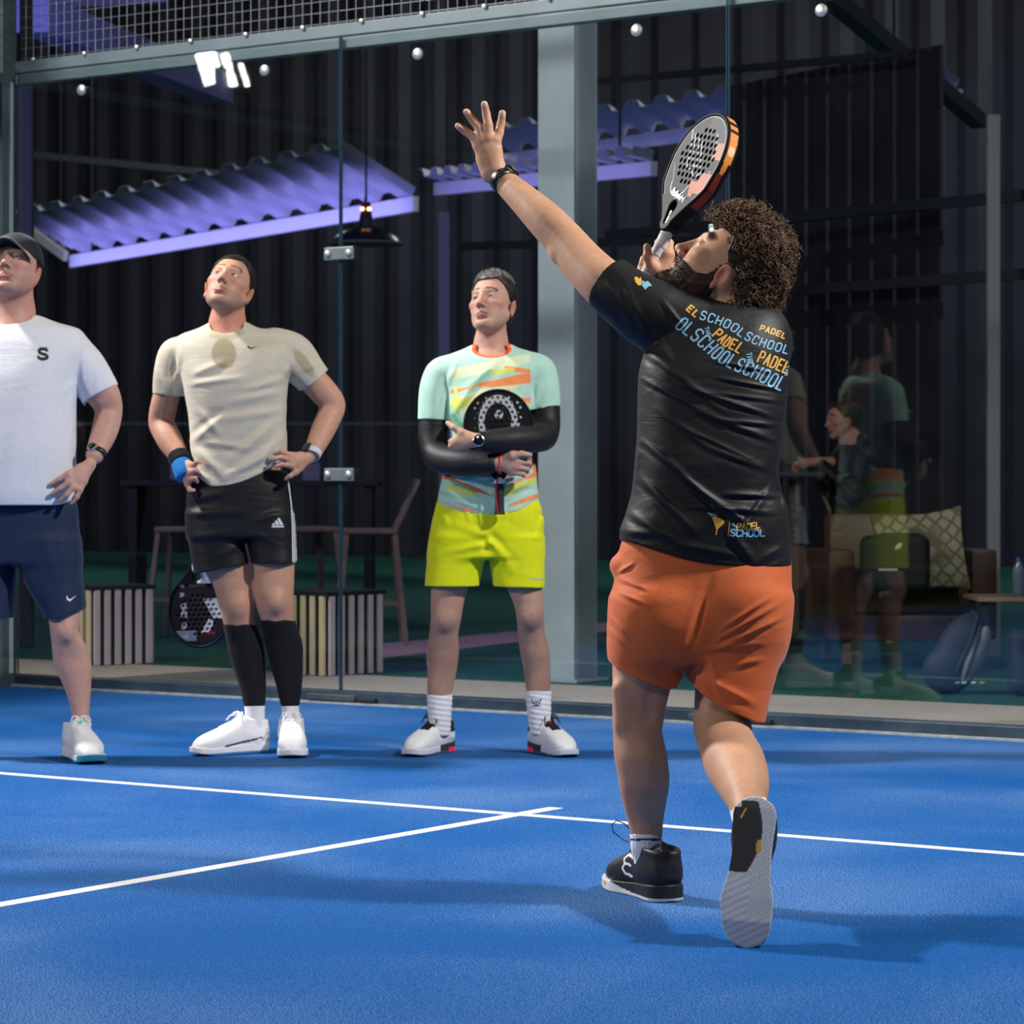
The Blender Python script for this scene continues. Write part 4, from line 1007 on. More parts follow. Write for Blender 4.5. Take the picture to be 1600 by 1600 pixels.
    sh = p.obj('shirt', s, VOX, M['cloth'], cs)
    decal_poly(p, 'chest_tick', sh, [swoosh(387,540,20,6)], M['plastic_black'], sh)
    ring = []
    for t in np.linspace(0, 2*math.pi, 40, endpoint=False):
        x = 356+31*math.sin(t); fr_ = math.cos(t); ring.append(L(x, 503+(23*fr_ if fr_>0 else 8*fr_), .02-.068*fr_ if fr_>0 else .02-.05*fr_))
    # shorts
    s = SDF()
    p.vl(s, [(735,302,448,0,.118,2.5),(765,293,453,0,.128,2.5),(800,292,457,0,.130,2.5),(840,293,461,0,.128,2.6)], 0, .02)
    p.vl(s, [(800,291,380,0,.12,2.4),(850,296,388,0,.115,2.4),(880,301,392,0,.112,2.5),(900,305,392,0,.112,2.5)], 0, .025)
    p.vl(s, [(800,375,458,0,.12,2.4),(850,386,462,0,.115,2.4),(885,394,463,-.01,.108,2.5),(900,395,463,-.01,.108,2.5)], 0, .012)
    folds(p, s, [(300,780,350,770,6,.005),(295,800,380,800,7,.006),(300,840,375,830,6,.003),(440,800,400,815,6,.004),(375,850,340,870,6,.004),(395,830,430,850,6,.003)], .002, 22, 6)
    z1, z2, xc = L(0,893,0)[2], L(0,880,0)[2], L(392,0,0)[0]
    s.func(lambda P, d: np.maximum(d, (np.where(P[:,0]<xc, z1+(P[:,0]-L(323,0,0)[0])*.19, z2) - P[:,2]).astype(f32)))
    p.vl(s, [(868,312,388,0,.102),(930,316,388,0,.102)], 0, .002, 's', .002); p.vl(s, [(864,400,457,-.01,.10),(920,400,457,-.01,.10)], 0, .002, 's', .002)
    so = p.obj('shorts', s, VOX, M['cloth_black'], (.006,.006,.0075))
    white = mat('white_print', (.62,.64,.70), .6)
    for k in range(3):
        o = k*3.3-3.3
        decal_poly(p, 'side_stripe', so, stroke_polys([(451+o,742),(454+o,760),(457.5+o*.9,790),(459+o*.8,830),(459.5+o*.8,878)], 2.0), white, so, .0022)
    decal_poly(p, 'shorts_logo', so, [[(424,824),(444,824),(443,821.5),(425,821.5)],[(425.5,820.5),(430,820.5),(428.4,817),(425.5,818.2)],[(431.2,820.5),(436.3,820.5),(432.6,812.6),(429.3,814.4)],[(437.6,820.5),(443,820.5),(436.4,808.8),(433.0,810.8)]], white, so)
    for rows in (legL, legR):
        s = SDF(); p.vl(s, [(r[0], r[1]-1.5, r[2]+1.5, r[3], r[4]+.0035) for r in rows if r[0] >= 920 and r[0] < 1120], 0, .01)
        zt = L(0, 974 if rows is legL else 967, 0)[2]; zb = L(0,1109,0)[2]; s.func(lambda P, d: np.maximum(d, np.maximum(P[:,2]-zt+.15*np.abs(P[:,0]-P[:,0].mean()), zb-P[:,2])).astype(f32))
        p.obj('knee_sock', s, VOX, M['knit'], (.008,.008,.010))
        s = SDF(); p.vl(s, [(1098,rows[-2][1]-1,rows[-2][2]+1,rows[-2][3],rows[-2][4]+.003),(1165,rows[-1][1]-1,rows[-1][2]+1,rows[-1][3],rows[-1][4]+.004)], 0, .01)
        p.obj('ankle_sock', s, VOX, M['knit'], (.72,.72,.76))
    sc_ = dict(sc=1.06, upper=(.80,.80,.83), sole=(.76,.77,.80), under=(.05,.20,.45), lace=(.84,.84,.86))
    shoe(p, heel_at(p,417,10.26), (-.80,-.60,0), mirror=-1, heelc=(.70,.70,.72), side=[(-1,.19,.030,.05,.052,.0035,(.01,.01,.012))], **sc_)
    shoe(p, heel_at(p,455,10.29), (.08,-.99,0), mirror=1, **sc_)
    # wristbands (picture left), watch (picture right)
    a, c_ = L(274,705,-.045), L(288,738,-.105); ax = nrm(c_-a)
    s = SDF(); s.cap(L(279,713,-.055), L(282,719,-.066), .040, .038, 0); s.cut(L(277.5,710,-.05), -ax); s.cut(L(284,722,-.072), ax); p.obj('black_wristband', s, VOX, M['knit'], (.006,.006,.008))
    s = SDF(); s.cap(L(284,727,-.078), L(289,742,-.108), .037, .036, 0); s.cut(L(283.5,722.5,-.073), -ax); s.cut(L(291,746,-.112), ax)
    folds(p, s, [(276,742,300,728,1.5,-.004)], .0005); p.obj('blue_wrist_wrap', s, VOX, M['knit'], (.012,.16,.46))
    wb = mat('pale_grey_strap', (.55,.58,.66), .6)
    watch(p, L(487,709,-.073), nrm(L(488,708,-.07)-L(511,658,.03)), (-.62,-.75,.3), .033, .019, True, wb, .012)
    return p
pB = build_B()
# ------------------------------------------------------------------ man with folded arms (mint shirt, lime shorts)
SK = (0.50,0.285,0.205)
def rows_apply(p, rows): return rows
def build_C():
    p = Person(768, 10.2, 'man in mint tee and lime shorts with folded arms in black sleeves'); L = p.L; b = p.body
    hc = L(769, 477, 0.0); Hm = frame((-0.40,-0.87,0.27), (0.02,0.28,0.96)); sc = 0.985
    add_head(b, hc, Hm, sc, jaw=.93)
    b.cap(L(769,495,0.015), L(767,545,0.03), .052, .057, .02); b.cap(L(767,540,0.03), L(767,575,0.02), .058, .07, .03)
    torso = [(545,738,800,.02,.055,2),(560,700,832,.02,.09,2.2),(590,690,846,.01,.105,2.4),(640,698,836,0,.120,2.5),(700,702,832,0,.118,2.5),(760,698,836,0,.115,2.5),(815,692,842,0,.11,2.4)]
    p.vl(b, torso, .016, .03)
    legL = [(800,690,762,.0,.085),(860,678,758,0,.085),(915,674,732,-.01,.075),(945,673,724,-.02,.066),(965,673,721,-.025,.062),(990,671,716,-.01,.056),(1020,666,717,.01,.060),(1050,668,713,.01,.052),(1085,668,706,.0,.043),(1120,670,704,-.005,.040),(1150,672,702,-.005,.038)]
    legR = [(800,766,840,.0,.085),(860,768,848,0,.085),(915,790,847,-.01,.075),(945,803,849,-.02,.066),(965,807,850,-.025,.062),(985,809,851,-.01,.056),(1015,812,858,.01,.060),(1045,818,860,.01,.052),(1080,822,860,.0,.043),(1115,825,860,-.005,.040),(1150,830,862,-.005,.038)]
    p.vl(b, legL, 0, .03); p.vl(b, legR, 0, .03)
    for x, y in ((694,968),(826,966)): b.ell(L(x,y,-.065), (.026,.022,.034), None, .03)
    # arms (inside sleeves), hands
    aL = [(704,588,.0,.044),(681,625,-.01,.050),(676,680,-.02,.046),(682,712,-.06,.044),(720,722,-.15,.042),(768,724,-.205,.031)]
    aR = [(832,585,.0,.044),(850,625,-.01,.050),(852,662,-.03,.047),(848,682,-.09,.045),(800,688,-.205,.041),(752,690,-.245,.030)]
    p.arm(b, aL, .006); p.arm(b, aR, .006)
    # fist gripping the far arm (left in picture forearm runs right)
    p.hand(b, (776,724,-0.210), [[(806,712,-0.220),(826,714,-0.200),(829,720,-0.175)],[(808,721,-0.225),(828,724,-0.200),(828,730,-0.175)],[(806,730,-0.223),(824,733,-0.200),(824,738,-0.175)],[(802,738,-0.215),(818,741,-0.200),(818,744,-0.175)]],
           [(800,712,-0.235),(815,709,-0.235),(828,711,-0.225)], .0088)
    p.hand(b, (748,688,-0.257), [[(716,682,-0.250),(704,690,-0.240),(711,697,-0.235)],[(715,688,-0.253),(704,697,-0.240),(713,701,-0.235)],[(718,694,-0.250),(708,700,-0.238),(716,703,-0.235)],[(722,698,-0.245),(713,702,-0.235),(722,704,-0.232)]],
           [(722,676,-0.255),(709,668,-0.250),(700,661,-0.235)], .0085)
    def cf(V):
        k = head_color(V, hc, Hm, sc, SK, .25, (0.09,0.055,0.04), browpos=(.037,0)); px, py = p.pix(V)
        hairy = np.clip((py-910)/60,0,1); k *= (1-hairy*.40*(0.6+0.4*wob(V,60,8)))[:,None]; k[:,0] *= 1
        return k
    p.obj('body', b, VOX, M['skin'], cf)
    make_eyes(p, hc, Hm, sc, (0.1,1,0.18), (0.04,0.05,0.06))
    hr = hair_shell(p, hc, Hm, sc, .008, .080, .002, -.06, (0.022,0.016,0.014), .0028, .003, 150, .006, .010, (0.30,0.29,0.29))
    strands(p, hr, 2200, .007, Hm@np.array([0,-.5,.2]), .0007, ((.012,.009,.008),(.07,.06,.055)))
    strands(p, hr, 1100, .010, Hm@np.array([.25,-.25,.55]), .0010, ((.03,.025,.022),(.38,.36,.35)), lambda c, n: ((c-hc)@Hm)[:,2] > .088, 5, .4, .4)
    # shirt
    s = SDF()
    tr = [(537,739,799,.02,.052,2),(548,722,812,.025,.075,2.1),(562,704,832,.02,.10,2.2),(590,696,840,.01,.118,2.4),(640,697,838,0,.130,2.5),(700,700,835,0,.128,2.5),(740,692,838,0,.126,2.5),(790,683,842,0,.128,2.4),(830,681,843,0,.128,2.4)]
    p.vl(s, tr, 0, .02)
    p.arm(s, [(714,580,.0,.064),(691,583,.0,.056),(679,620,-.01,.056),(678,675,-.015,.058)], .05); p.arm(s, [(820,576,.0,.066),(842,580,.0,.058),(850,620,-.01,.055),(851,670,-.02,.056)], .05)
    folds(p, s, [(700,760,790,735,5,.006),(690,775,770,800,5,.007),(770,790,838,740,6,.007),(690,745,760,785,4,.006),(685,785,740,800,4,.006),(770,770,836,755,5,.006),(800,800,838,775,5,.006),(830,640,780,600,6,.004),(705,650,740,600,6,.004),(845,600,830,640,5,.005),(700,600,690,650,5,.005),(860,600,845,640,4,.004),(715,560,700,600,4,.004),(720,620,780,560,7,.003)], .0016, 26, 11)
    hemL = L(681,656,-.02); hemR = L(850,638,-.02)
    s.cut(hemL, (-.03,0,-1), lo=(-9,-9,hemL[2]-.2), hi=(L(704,650,0)[0],9,hemL[2]+.1))
    s.cut(hemR, (.16,0,-1), lo=(L(826,650,0)[0],-9,hemR[2]-.2), hi=(9,9,hemR[2]+.1))
    zc = L(0,803,0)[2]; xm = L(762,803,0)[0]
    s.func(lambda P, d: np.maximum(d, (zc + (P[:,0]-xm)**2*1.1 - P[:,2]).astype(f32)))
    nc = L(768,548,.015); s.cap(L(768,500,.02), nc, .062, .060, .004, 's'); s.ell(L(768,548,-.02), (.060,.062,.036), None, .004, 's')
    def cs(V):
        px, py = p.pix(V); n1 = wob(np.stack([px*.012, px*0, py*.11],1).astype(f32), 1.6, 21); n2 = wob(np.stack([px*.02, px*0, py*.16+px*.01],1).astype(f32), 1.8, 33)
        mint = np.array([.42,.66,.55],f32); k = np.tile(mint,(len(V),1))
        body = (px>704+ (py-560)*.0)&(px<829)
        nz = wob(np.stack([px*.045, px*0, py*.09],1).astype(f32), 1.7, 8)
        og, dr, ye, gn, dg, cr = (.85,.26,.08), (.45,.12,.06), (.62,.68,.14), (.30,.55,.36), (.12,.36,.24), (.66,.74,.48)
        for (x0,y0,x1,y1,w0,w1,cl) in [(706,585,825,560,10,9,cr),(706,640,800,600,14,12,cr),(706,632,775,622,10,6,ye),(706,645,730,700,12,12,gn),(706,655,722,668,9,8,dg),(735,605,765,580,5,4,gn),(752,601,829,592,4,9,og),(790,573,829,581,1.5,2.6,og),(706,612,750,602,3,1.5,og),(765,612,829,606,1.5,2.5,og),(722,577,760,571,1.5,1,og),(800,620,829,625,2,5,og),(770,583,800,577,3,2,ye),(712,600,712,640,1.5,3,ye),(706,690,706,720,4,4,gn),
            (690,742,775,778,5,2,dr),(700,735,770,760,4,4,gn),(705,752,770,788,3,1.5,dg),(700,760,768,783,4,2,ye),(690,770,750,792,3,3,gn),(683,783,740,799,3,1.5,og),(775,775,812,752,8,6,gn),(790,770,840,748,7,6,ye),(795,756,838,742,2,3.5,og),(795,790,841,774,1.5,4,og),(800,800,841,786,5,5,cr),(686,750,694,738,5,4,og),(830,700,838,735,4,4,og),(750,745,800,742,4,3,dr)]:
            t = np.clip(((px-x0)*(x1-x0)+(py-y0)*(y1-y0))/((x1-x0)**2+(y1-y0)**2),0,1); dd = np.hypot(px-x0-t*(x1-x0), py-y0-t*(y1-y0)); a = np.clip((w0+(w1-w0)*t + 3.2*nz + 2.0*n2 - dd)/1.6,0,1)*(((px>704)&(px<829))|(py>700))
            k = k*(1-a[:,None])+np.array(cl,f32)*a[:,None]
        dn, _t = seg_dist(V, L(768,500,.02), L(768,548,.015)); k[(dn<.0735)&(py<575)] = (.86,.13,.035); dn2 = np.sqrt(((V-L(768,548,-.02).astype(f32))**2/np.array([.060,.062,.036],f32)**2).sum(1)); k[(dn2<1.24)&(V[:,1]<0)&(py<580)] = (.86,.13,.035)
        return k
    shirt = p.obj('shirt', s, VOX, M['cloth'], cs)
    # black arm sleeves
    s = SDF(); p.arm(s, [(682,640,-.01,.053)]+[(q[0],q[1],q[2],q[3]+.005) for q in aL[2:5]]+[(766,724,-.203,.036)], .012)
    
    p.obj('arm_sleeve', s, VOX, M['cloth_black'], (.010,.010,.013))
    s = SDF(); p.arm(s, [(851,625,-.01,.053)]+[(q[0],q[1],q[2],q[3]+.005) for q in aR[2:5]]+[(757,690,-.243,.036)], .012)
    p.obj('arm_sleeve', s, VOX, M['cloth_black'], (.010,.010,.013))
    # shorts
    s = SDF()
    p.vl(s, [(780,684,842,0,.118,2.5),(800,678,848,0,.125,2.5),(835,672,850,0,.13,2.5),(872,669,850,0,.125,2.6)], 0, .02)
    p.vl(s, [(835,676,762,0,.12,2.4),(870,668,758,0,.118,2.4),(918,663,749,-.005,.112,2.5),(925,662,749,-.005,.112,2.5)], 0, .025)
    p.vl(s, [(835,764,850,0,.12,2.4),(870,764,851,0,.118,2.4),(912,770,851,-.005,.112,2.5),(927,771,851,-.005,.112,2.5)], 0, .015)
    def fs(P, d):
        px, py = p.pix(P); w_ = 0
        for (x0,y0,x1,y1,wd,am) in [(765,850,700,862,5,.005),(762,838,712,820,6,.004),(768,850,800,890,7,.006),(765,845,790,868,5,.005),(848,812,840,840,5,.005),(690,800,700,822,5,.004),(730,800,735,820,4,.003),(790,800,785,820,4,.003)]:
            ax_, ay_ = x1-x0, y1-y0; t = np.clip(((px-x0)*ax_+(py-y0)*ay_)/(ax_*ax_+ay_*ay_),0,1); dd = np.hypot(px-x0-t*ax_, py-y0-t*ay_); w_ = w_ + am*(np.exp(-(dd/wd)**2)-.7*np.exp(-((dd-wd*1.7)/wd)**2))*(1-.7*t)
        return (d - w_ - f32(.0018)*wob(P, 24, 3)).astype(f32)
    s.func(fs)
    zl = L(0,915,0)[2]; s.func(lambda P, d: np.maximum(d, (zl - P[:,2] - .06*(P[:,0]-xm)*(P[:,0]>xm)*.5).astype(f32)))
    s.vhole = None
    p.vl(s, [(900,670,742,-.005,.104),(940,668,742,-.005,.104)], 0, .002, 's', .002); p.vl(s, [(900,777,845,-.005,.104),(945,777,845,-.005,.104)], 0, .002, 's', .002)
    sh = p.obj('shorts', s, VOX, M['cloth'], (.70,.74,.003))
    decal_poly(p, 'hem_lettering', sh, sum([stroke_polys(q, 1.3) for q in ([(825,905),(829,903)],[(832,903),(832,907)],[(836,903),(836,907)],[(832,905),(836,905)],[(838,905),(841,905)],[(838,903),(838,907)],[(843,907),(844,903),(846,907)],[(848,903),(848,907)])], []), mat('grey_print', (.45,.5,.35)), sh)
    # socks, shoes
    for rows, x in ((legL,0),(legR,1)):
        s = SDF(); rr = [r for r in rows if r[0] >= 1045]; p.vl(s, [(r[0], r[1]-1.2, r[2]+1.2, r[3], r[4]+.003) for r in rr], 0, .01)
        zt = L(0, 1085 if x == 0 else 1079, 0)[2]; s.func(lambda P, d, zt=zt: (np.maximum(d, P[:,2]-zt) - f32(.0012)*np.sin((P[:,2]+.15*P[:,0])*f32(330))).astype(f32))
        sk = p.obj('sock', s, VOX, M['knit'], (.74,.74,.77))
        if x: decal_poly(p, 'sock_logo', sk, sum([stroke_polys(q, 1.6) for q in ([(831,1092),(833,1098),(838,1102),(843,1098),(845,1092)],[(836,1094),(838,1098),(841,1094)],[(832,1103),(844,1103)])], []), M['plastic_black'], sk)
    cs_ = dict(sc=1.0, upper=(.74,.75,.78), sole=(.60,.62,.66), under=(.05,.12,.22), lace=(.012,.012,.015), tongue=(.012,.012,.016), collar=(.02,.02,.025), heelc=(.70,.71,.74), tab=(.85,.05,.08))
    def sc_(q, k):
        k[(q[:,1]<.13)&(q[:,2]>.008)] = (.035,.035,.04); k[(q[:,1]<.07)&(q[:,2]<.020)&(q[:,2]>.002)] = (.95,.03,.10); return k
    cs_['solecol'] = sc_
    def heel(px, py, Z): g = W(px, py, Z); lat = (px-800)/FPX*Z; return np.array([lat-p.lat0, Z-p.Z0, 0.0])
    shoe(p, heel(700, 0, 10.29), (-.45,-.89,0), mirror=-1, **cs_); shoe(p, heel(836, 0, 10.28), (.42,-.90,0), mirror=1, **cs_)
    # watch on the wrist
    a = L(748,689,-0.257); ax = nrm(L(757,690,-0.248)-L(740,686,-0.260))
    wt = MB(); Rw = frame(ax, (0,-1,.1)); R_ = Matrix(Rw.tolist())
    ringp = [a + Rw@np.array([.034*math.cos(t), 0, .030*math.sin(t)]) for t in np.linspace(0,2*math.pi,24,endpoint=False)]
    A, B = tube_arrays([ringp], [[.009]*24], 8, True, .3); wo = mesh_obj('wristwatch', A, B, M['plastic_black'], p.root, True)
    d = MB(); Rz = Matrix(frame((0,-.98,.1),(0,.1,1)).tolist()) @ Matrix.Rotation(-math.pi/2,3,'X')
    cpos = a+np.array([0,-.040,0]); d.lathe([(.020,0),(.022,.004),(.021,.009),(.018,.011)], cpos, 24, 0, Rz); d.build('watch_case', M['silver'], wo, True)
    d = MB(); d.lathe([(.018,.0),(.018,.0135),(.015,.014)], cpos, 24, 0, Rz); d.build('watch_face', M['glossy_black'], wo, True)
    # red cord
    a = L(783,724,-0.217); ax = nrm(L(790,725,-0.217)-L(776,724,-0.207)); Rw = frame(ax, (0,-1,.1))
    ringp = [a + Rw@np.array([.037*math.cos(t), 0, .022*math.sin(t)]) for t in np.linspace(0,2*math.pi,24,endpoint=False)]
    A, B = tube_arrays([ringp], [[.0028]*24], 6, True); mesh_obj('red_cord', A, B, mat('red_cord', (.62,.01,.02), .6), p.root)
    return p
pC = build_C()
# ------------------------------------------------------------------ the player seen from behind, arm raised
def build_D():
    p = Person(1010, 6.6, 'bearded player seen from behind in black printed tee and orange shorts, one arm raised'); L = p.L; b = p.body
    SKD = (0.56,0.30,0.185); VX = .0027
    hc = L(1137, 428, 0.085); Hm = frame((-0.72,0.15,0.68), (0.68,-0.02,0.73)); sc = 1.13
    add_head(b, hc, Hm, sc, jaw=1.06)
    b.cap(L(1140,455,0.06), L(1150,520,0.06), .064, .070, .02); b.cap(L(1150,515,0.06), L(1130,570,0.06), .072, .09, .03)
    p.vl(b, [(545,1040,1205,.04,.085,2.2),(600,1010,1215,.03,.105,2.4),(680,1004,1212,.02,.115,2.4),(760,1004,1208,.0,.115,2.5),(850,985,1222,.0,.125,2.5),(900,980,1220,0,.125,2.4)], .02, .03)
    legL = [(880,972,1100,.0,.12),(960,962,1090,0,.12),(1010,958,1070,.0,.10),(1050,957,1052,.0,.085),(1080,957,1043,.0,.075),(1120,957,1032,-.005,.066),(1150,958,1036,-.01,.066),(1185,960,1043,-.02,.068),(1220,966,1046,-.02,.064),(1255,973,1041,-.01,.053),(1285,981,1036,.0,.042),(1310,987,1034,.0,.036),(1330,991,1030,.004,.032),(1365,998,1033,.01,.030)]
    legR = [(880,1095,1225,.0,.12),(960,1095,1222,-.01,.12),(1030,1090,1205,-.02,.10),(1080,1086,1190,-.03,.085),(1110,1085,1174,-.04,.078),(1135,1086,1168,-.06,.072),(1160,1092,1168,-.09,.066)]
    p.vl(b, legL, 0, .03); p.vl(b, legR, 0, .03)
    p.arm(b, [(1130,1140,-.07,.060),(1136,1165,-.13,.063),(1147,1190,-.23,.066),(1157,1214,-.34,.060),(1164,1236,-.44,.049),(1168,1254,-.52,.039),(1171,1275,-.58,.035)], .03)
    # knee crease tendons
    b.cap(L(968,1078,-.05), L(972,1130,-.05), .016, .012, .03); b.cap(L(1034,1078,-.05), L(1026,1130,-.05), .016, .012, .03)
    b.cap(L(1112,1098,-.09), L(1104,1140,-.12), .014, .012, .02)
    
    # raised arm
    aL = [(1010,488,.03,.060),(950,448,.07,.056),(915,415,.12,.051),(884,378,.17,.046),(856,348,.205,.0435),(822,315,.26,.036),(787,283,.32,.0275)]
    p.arm(b, aL, .025)
    b.ell(L(872,397,.155), (.016,.016,.016), None, .02)
    w_ = (777,272,.335)
    p.hand(b, w_, [[(747,229,.345),(740,214,.35),(727,205,.355),(716,197,.35)],[(753,221,.338),(749,200,.345),(739,188,.35),(729,175,.345)],[(764,217,.335),(763,196,.34),(760,179,.345),(757,163,.34)],[(775,221,.338),(780,208,.345),(783,193,.35),(785,177,.345)]],
           [(772,250,.365),(776,240,.39),(779,229,.41)], .0112, .010)
    b.cap(L(768,268,.34), L(757,240,.345), .022, .015, .02); b.cap(L(775,266,.34), L(768,236,.345), .020, .014, .02)
    b.cap(L(764,276,.345), L(752,250,.35), .014, .012, .015)
    # racket arm
    aR = [(1195,550,.06,.056),(1150,585,.20,.052),(1100,600,.33,.048),(1075,560,.38,.047),(1050,500,.40,.042),(1034,446,.41,.030)]
    p.arm(b, aR, .025)
    p.hand(b, (1034,436,.41), [[(1044,398,.40),(1046,380,.425),(1037,372,.44),(1027,379,.44)],[(1040,404,.43),(1036,396,.455),(1022,392,.455),(1012,398,.44)],[(1034,412,.435),(1020,407,.455),(1006,405,.445),(1003,412,.43)],[(1028,420,.43),(1013,416,.445),(1002,418,.435),(1001,425,.425)]],
           [(1018,416,.375),(1012,400,.365),(1011,386,.370)], .0105)
    b.cap(L(1034,436,.40), L(1040,400,.40), .026, .018, .02)
    def cf(V):
        k = head_color(V, hc, Hm, sc, SKD, .9, (0.10,0.06,0.03)); px, py = p.pix(V)
        leg = np.clip((py-1030)/50,0,1); k *= (1-leg*.30*(0.6+0.4*wob(V,50,8)))[:,None]
        nail = np.zeros(len(V), bool)
        for q in ((716,197),(729,174.5),(757,162),(786,178)): nail |= (np.hypot(px-q[0], py-q[1])<4.2)&(py>100)
        k[nail] = (.72,.47,.42); return k
    p.obj('body', b, VX, M['skin'], cf); make_eyes(p, hc, Hm, sc, (0.0,1,0.35), (0.06,0.08,0.09))
    # hair: displaced shell plus many loose curls
    hs = SDF(); hs.at(hc, Hm); q = lambda *v: tuple(sc*a for a in v)
    hs.ell(q(0,.006,.056), q(.092,.110,.101), None, 0); hs.ell(q(0,-.070,-.010), q(.075,.060,.085), None, .03)
    cc, MM = hc.astype(f32), Hm.astype(f32)
    def keep(P, d):
        v = (P-cc)@MM/f32(sc); x, y, z = v[:,0], v[:,1], v[:,2]
        d = d + f32(.0055)*wob(P,70,5) + f32(.003)*wob(P,150,6)
        k1 = .062-z-.25*np.clip(-y+.03,0,1)*0; k2 = y-.004-np.clip(z,-.03,.09)*.50; kk = np.minimum(k1+.004*wob(P,90,8), k2+.004*wob(P,90,4))
        kk = np.maximum(kk, -.105-z); ear = np.where(np.abs(x)>.03, .030-np.hypot(y+.004, (z+.024)*.78), -1); ear2 = np.where((z<-.02)&(y>-.012), (y+.012), -1)
        return np.maximum(np.maximum(d, kk*sc), np.maximum(ear, ear2)*sc).astype(f32)
    hs.func(keep); V, Q = hs.mesh(.0034)
    hair = mesh_obj('hair', V, Q, M['hair'], p.root, True, np.tile(np.array([.030,.016,.009],f32),(len(V),1)))
    rs = np.random.RandomState(7); nr = np.cross(V[Q[:,1]]-V[Q[:,0]], V[Q[:,2]]-V[Q[:,0]]); nr /= np.linalg.norm(nr,axis=1)[:,None]+1e-9; ce = V[Q].mean(1)
    out = ((ce-hc)*nr).sum(1) > 0; ce, nr = ce[out], nr[out]; v = (ce-cc)@MM/sc
    ok = (v[:,2] > -.10)&(((v[:,2]>.045)|(v[:,1]<-.02))); ce, nr = ce[ok], nr[ok]; sel = rs.choice(len(ce), 2600, replace=False)
    paths = []; rad = []; cols = []
    for i in sel:
        c0, n = ce[i], nr[i]; n = nrm(n + np.array([0,0,.25])); e1 = nrm(np.cross(n, rs.normal(size=3))); e2 = np.cross(n, e1); r = rs.uniform(.0045,.0095); turns = rs.uniform(1.0,2.1); h = rs.uniform(.006,.020); ph = rs.rand()*6.28
        T = np.linspace(0,1,15); drift = nrm(rs.normal(size=3)+np.array([0,0,-.6]))*rs.uniform(.004,.012)
        pts = [c0 - n*.003 + n*h*t + drift*t*t + r*(.5+.6*t)*(math.cos(ph+turns*6.28*t)*e1+math.sin(ph+turns*6.28*t)*e2) for t in T]
        paths.append(pts); rad.append(np.interp(T,[0,.2,.8,1],[.0009,.0013,.0010,.0003])*rs.uniform(.8,1.25))
        g = rs.rand()**1.5; col = np.array([.035,.018,.010])*(1-g)+np.array([.21,.115,.055])*g; cols.append(np.tile(col.astype(f32),(15*5,1)))
    A, B = tube_arrays(paths, rad, 5); mesh_obj('hair_curls', A, B, M['hair'], hair, True, np.concatenate(cols))
    # beard
    bs = SDF(); o = bs; bs.at(hc, Hm)
    add_head(bs, hc, Hm, sc, .0075, False, 1.06); bs.at(hc, Hm)
    bs.cap(q(-.020,.090,-.048), q(.020,.090,-.048), .0105*sc, None, .01); bs.ell(q(0,.080,-.108), q(.030,.026,.026), None, .02)
    def kb(P, d):
        v_ = (P-cc)@MM/f32(sc); x, y, z = v_[:,0], v_[:,1], v_[:,2]; ax = np.abs(x)
        d = d + f32(.0022)*wob(P,170,5) + f32(.0012)*wob(P,320,2)
        line = np.interp(y, [-.03,.005,.02,.045,.065,.085,.10], [.02,.010,-.035,-.052,-.050,-.045,-.046]).astype(f32)
        kk = np.maximum(z-line, -.012-y+ .0*z); kk = np.maximum(kk, -.132-z)
        lips = .0145-np.hypot(ax*.62, (z+.064)*1.15); lips = np.where(y>.07, lips, -1)
        return np.maximum(np.maximum(d, kk*sc), lips*sc).astype(f32)
    bs.func(kb); V, Q = bs.mesh(.0026)
    beard = mesh_obj('beard', V, Q, M['hair'], p.root, True, (np.array([.030,.015,.009],f32)[None,:]*(1+.5*wob(V,120,3))[:,None]))
    nr = np.cross(V[Q[:,1]]-V[Q[:,0]], V[Q[:,2]]-V[Q[:,0]]); nr /= np.linalg.norm(nr,axis=1)[:,None]+1e-9; ce = V[Q].mean(1); v = (ce-cc)@MM/sc
    okb = ((ce-(hc+Hm@np.array([0,.02,-.05])))*nr).sum(1)>.0; ce, nr = ce[okb], nr[okb]; sel = rs.choice(len(ce), 1500, replace=False); dn = Hm@np.array([0,.35,-1.0])
    paths = []; cols = []
    for i in sel:
        d = nrm(nr[i]*.7+dn*.8+rs.normal(size=3)*.35); l = rs.uniform(.004,.010); paths.append([ce[i]-nr[i]*.001, ce[i]+d*l*.6, ce[i]+d*l+dn*.001]); g = rs.rand(); cols.append(np.tile((np.array([.03,.015,.009])*(1-g)+np.array([.15,.08,.04])*g).astype(f32),(12,1)))
    A, B = tube_arrays(paths, [[.0008,.0006,.0002]]*len(paths), 4); mesh_obj('beard_strands', A, B, M['hair'], beard, True, np.concatenate(cols))
    # shirt
    s = SDF()
    tr = [(478,1110,1205,.07,.070,2),(492,1080,1222,.06,.092,2.1),(515,1040,1233,.05,.115,2.3),(545,1008,1235,.04,.130,2.4),(590,998,1231,.03,.140,2.5),(640,996,1228,.02,.142,2.5),(690,995,1222,.01,.140,2.5),(735,993,1216,.0,.138,2.5),(765,988,1217,.0,.140,2.5),(795,980,1228,0,.146,2.5),(830,968,1233,0,.150,2.5),(860,966,1235,0,.150,2.5),(905,966,1237,0,.150,2.5)]
    p.vl(s, tr, 0, .02)
    p.arm(s, [(1100,525,.03,.085),(1020,492,.04,.082),(975,462,.055,.069),(930,425,.095,.064)], .05)
    p.arm(s, [(1150,520,.06,.080),(1190,540,.06,.072),(1165,580,.16,.066)], .05)
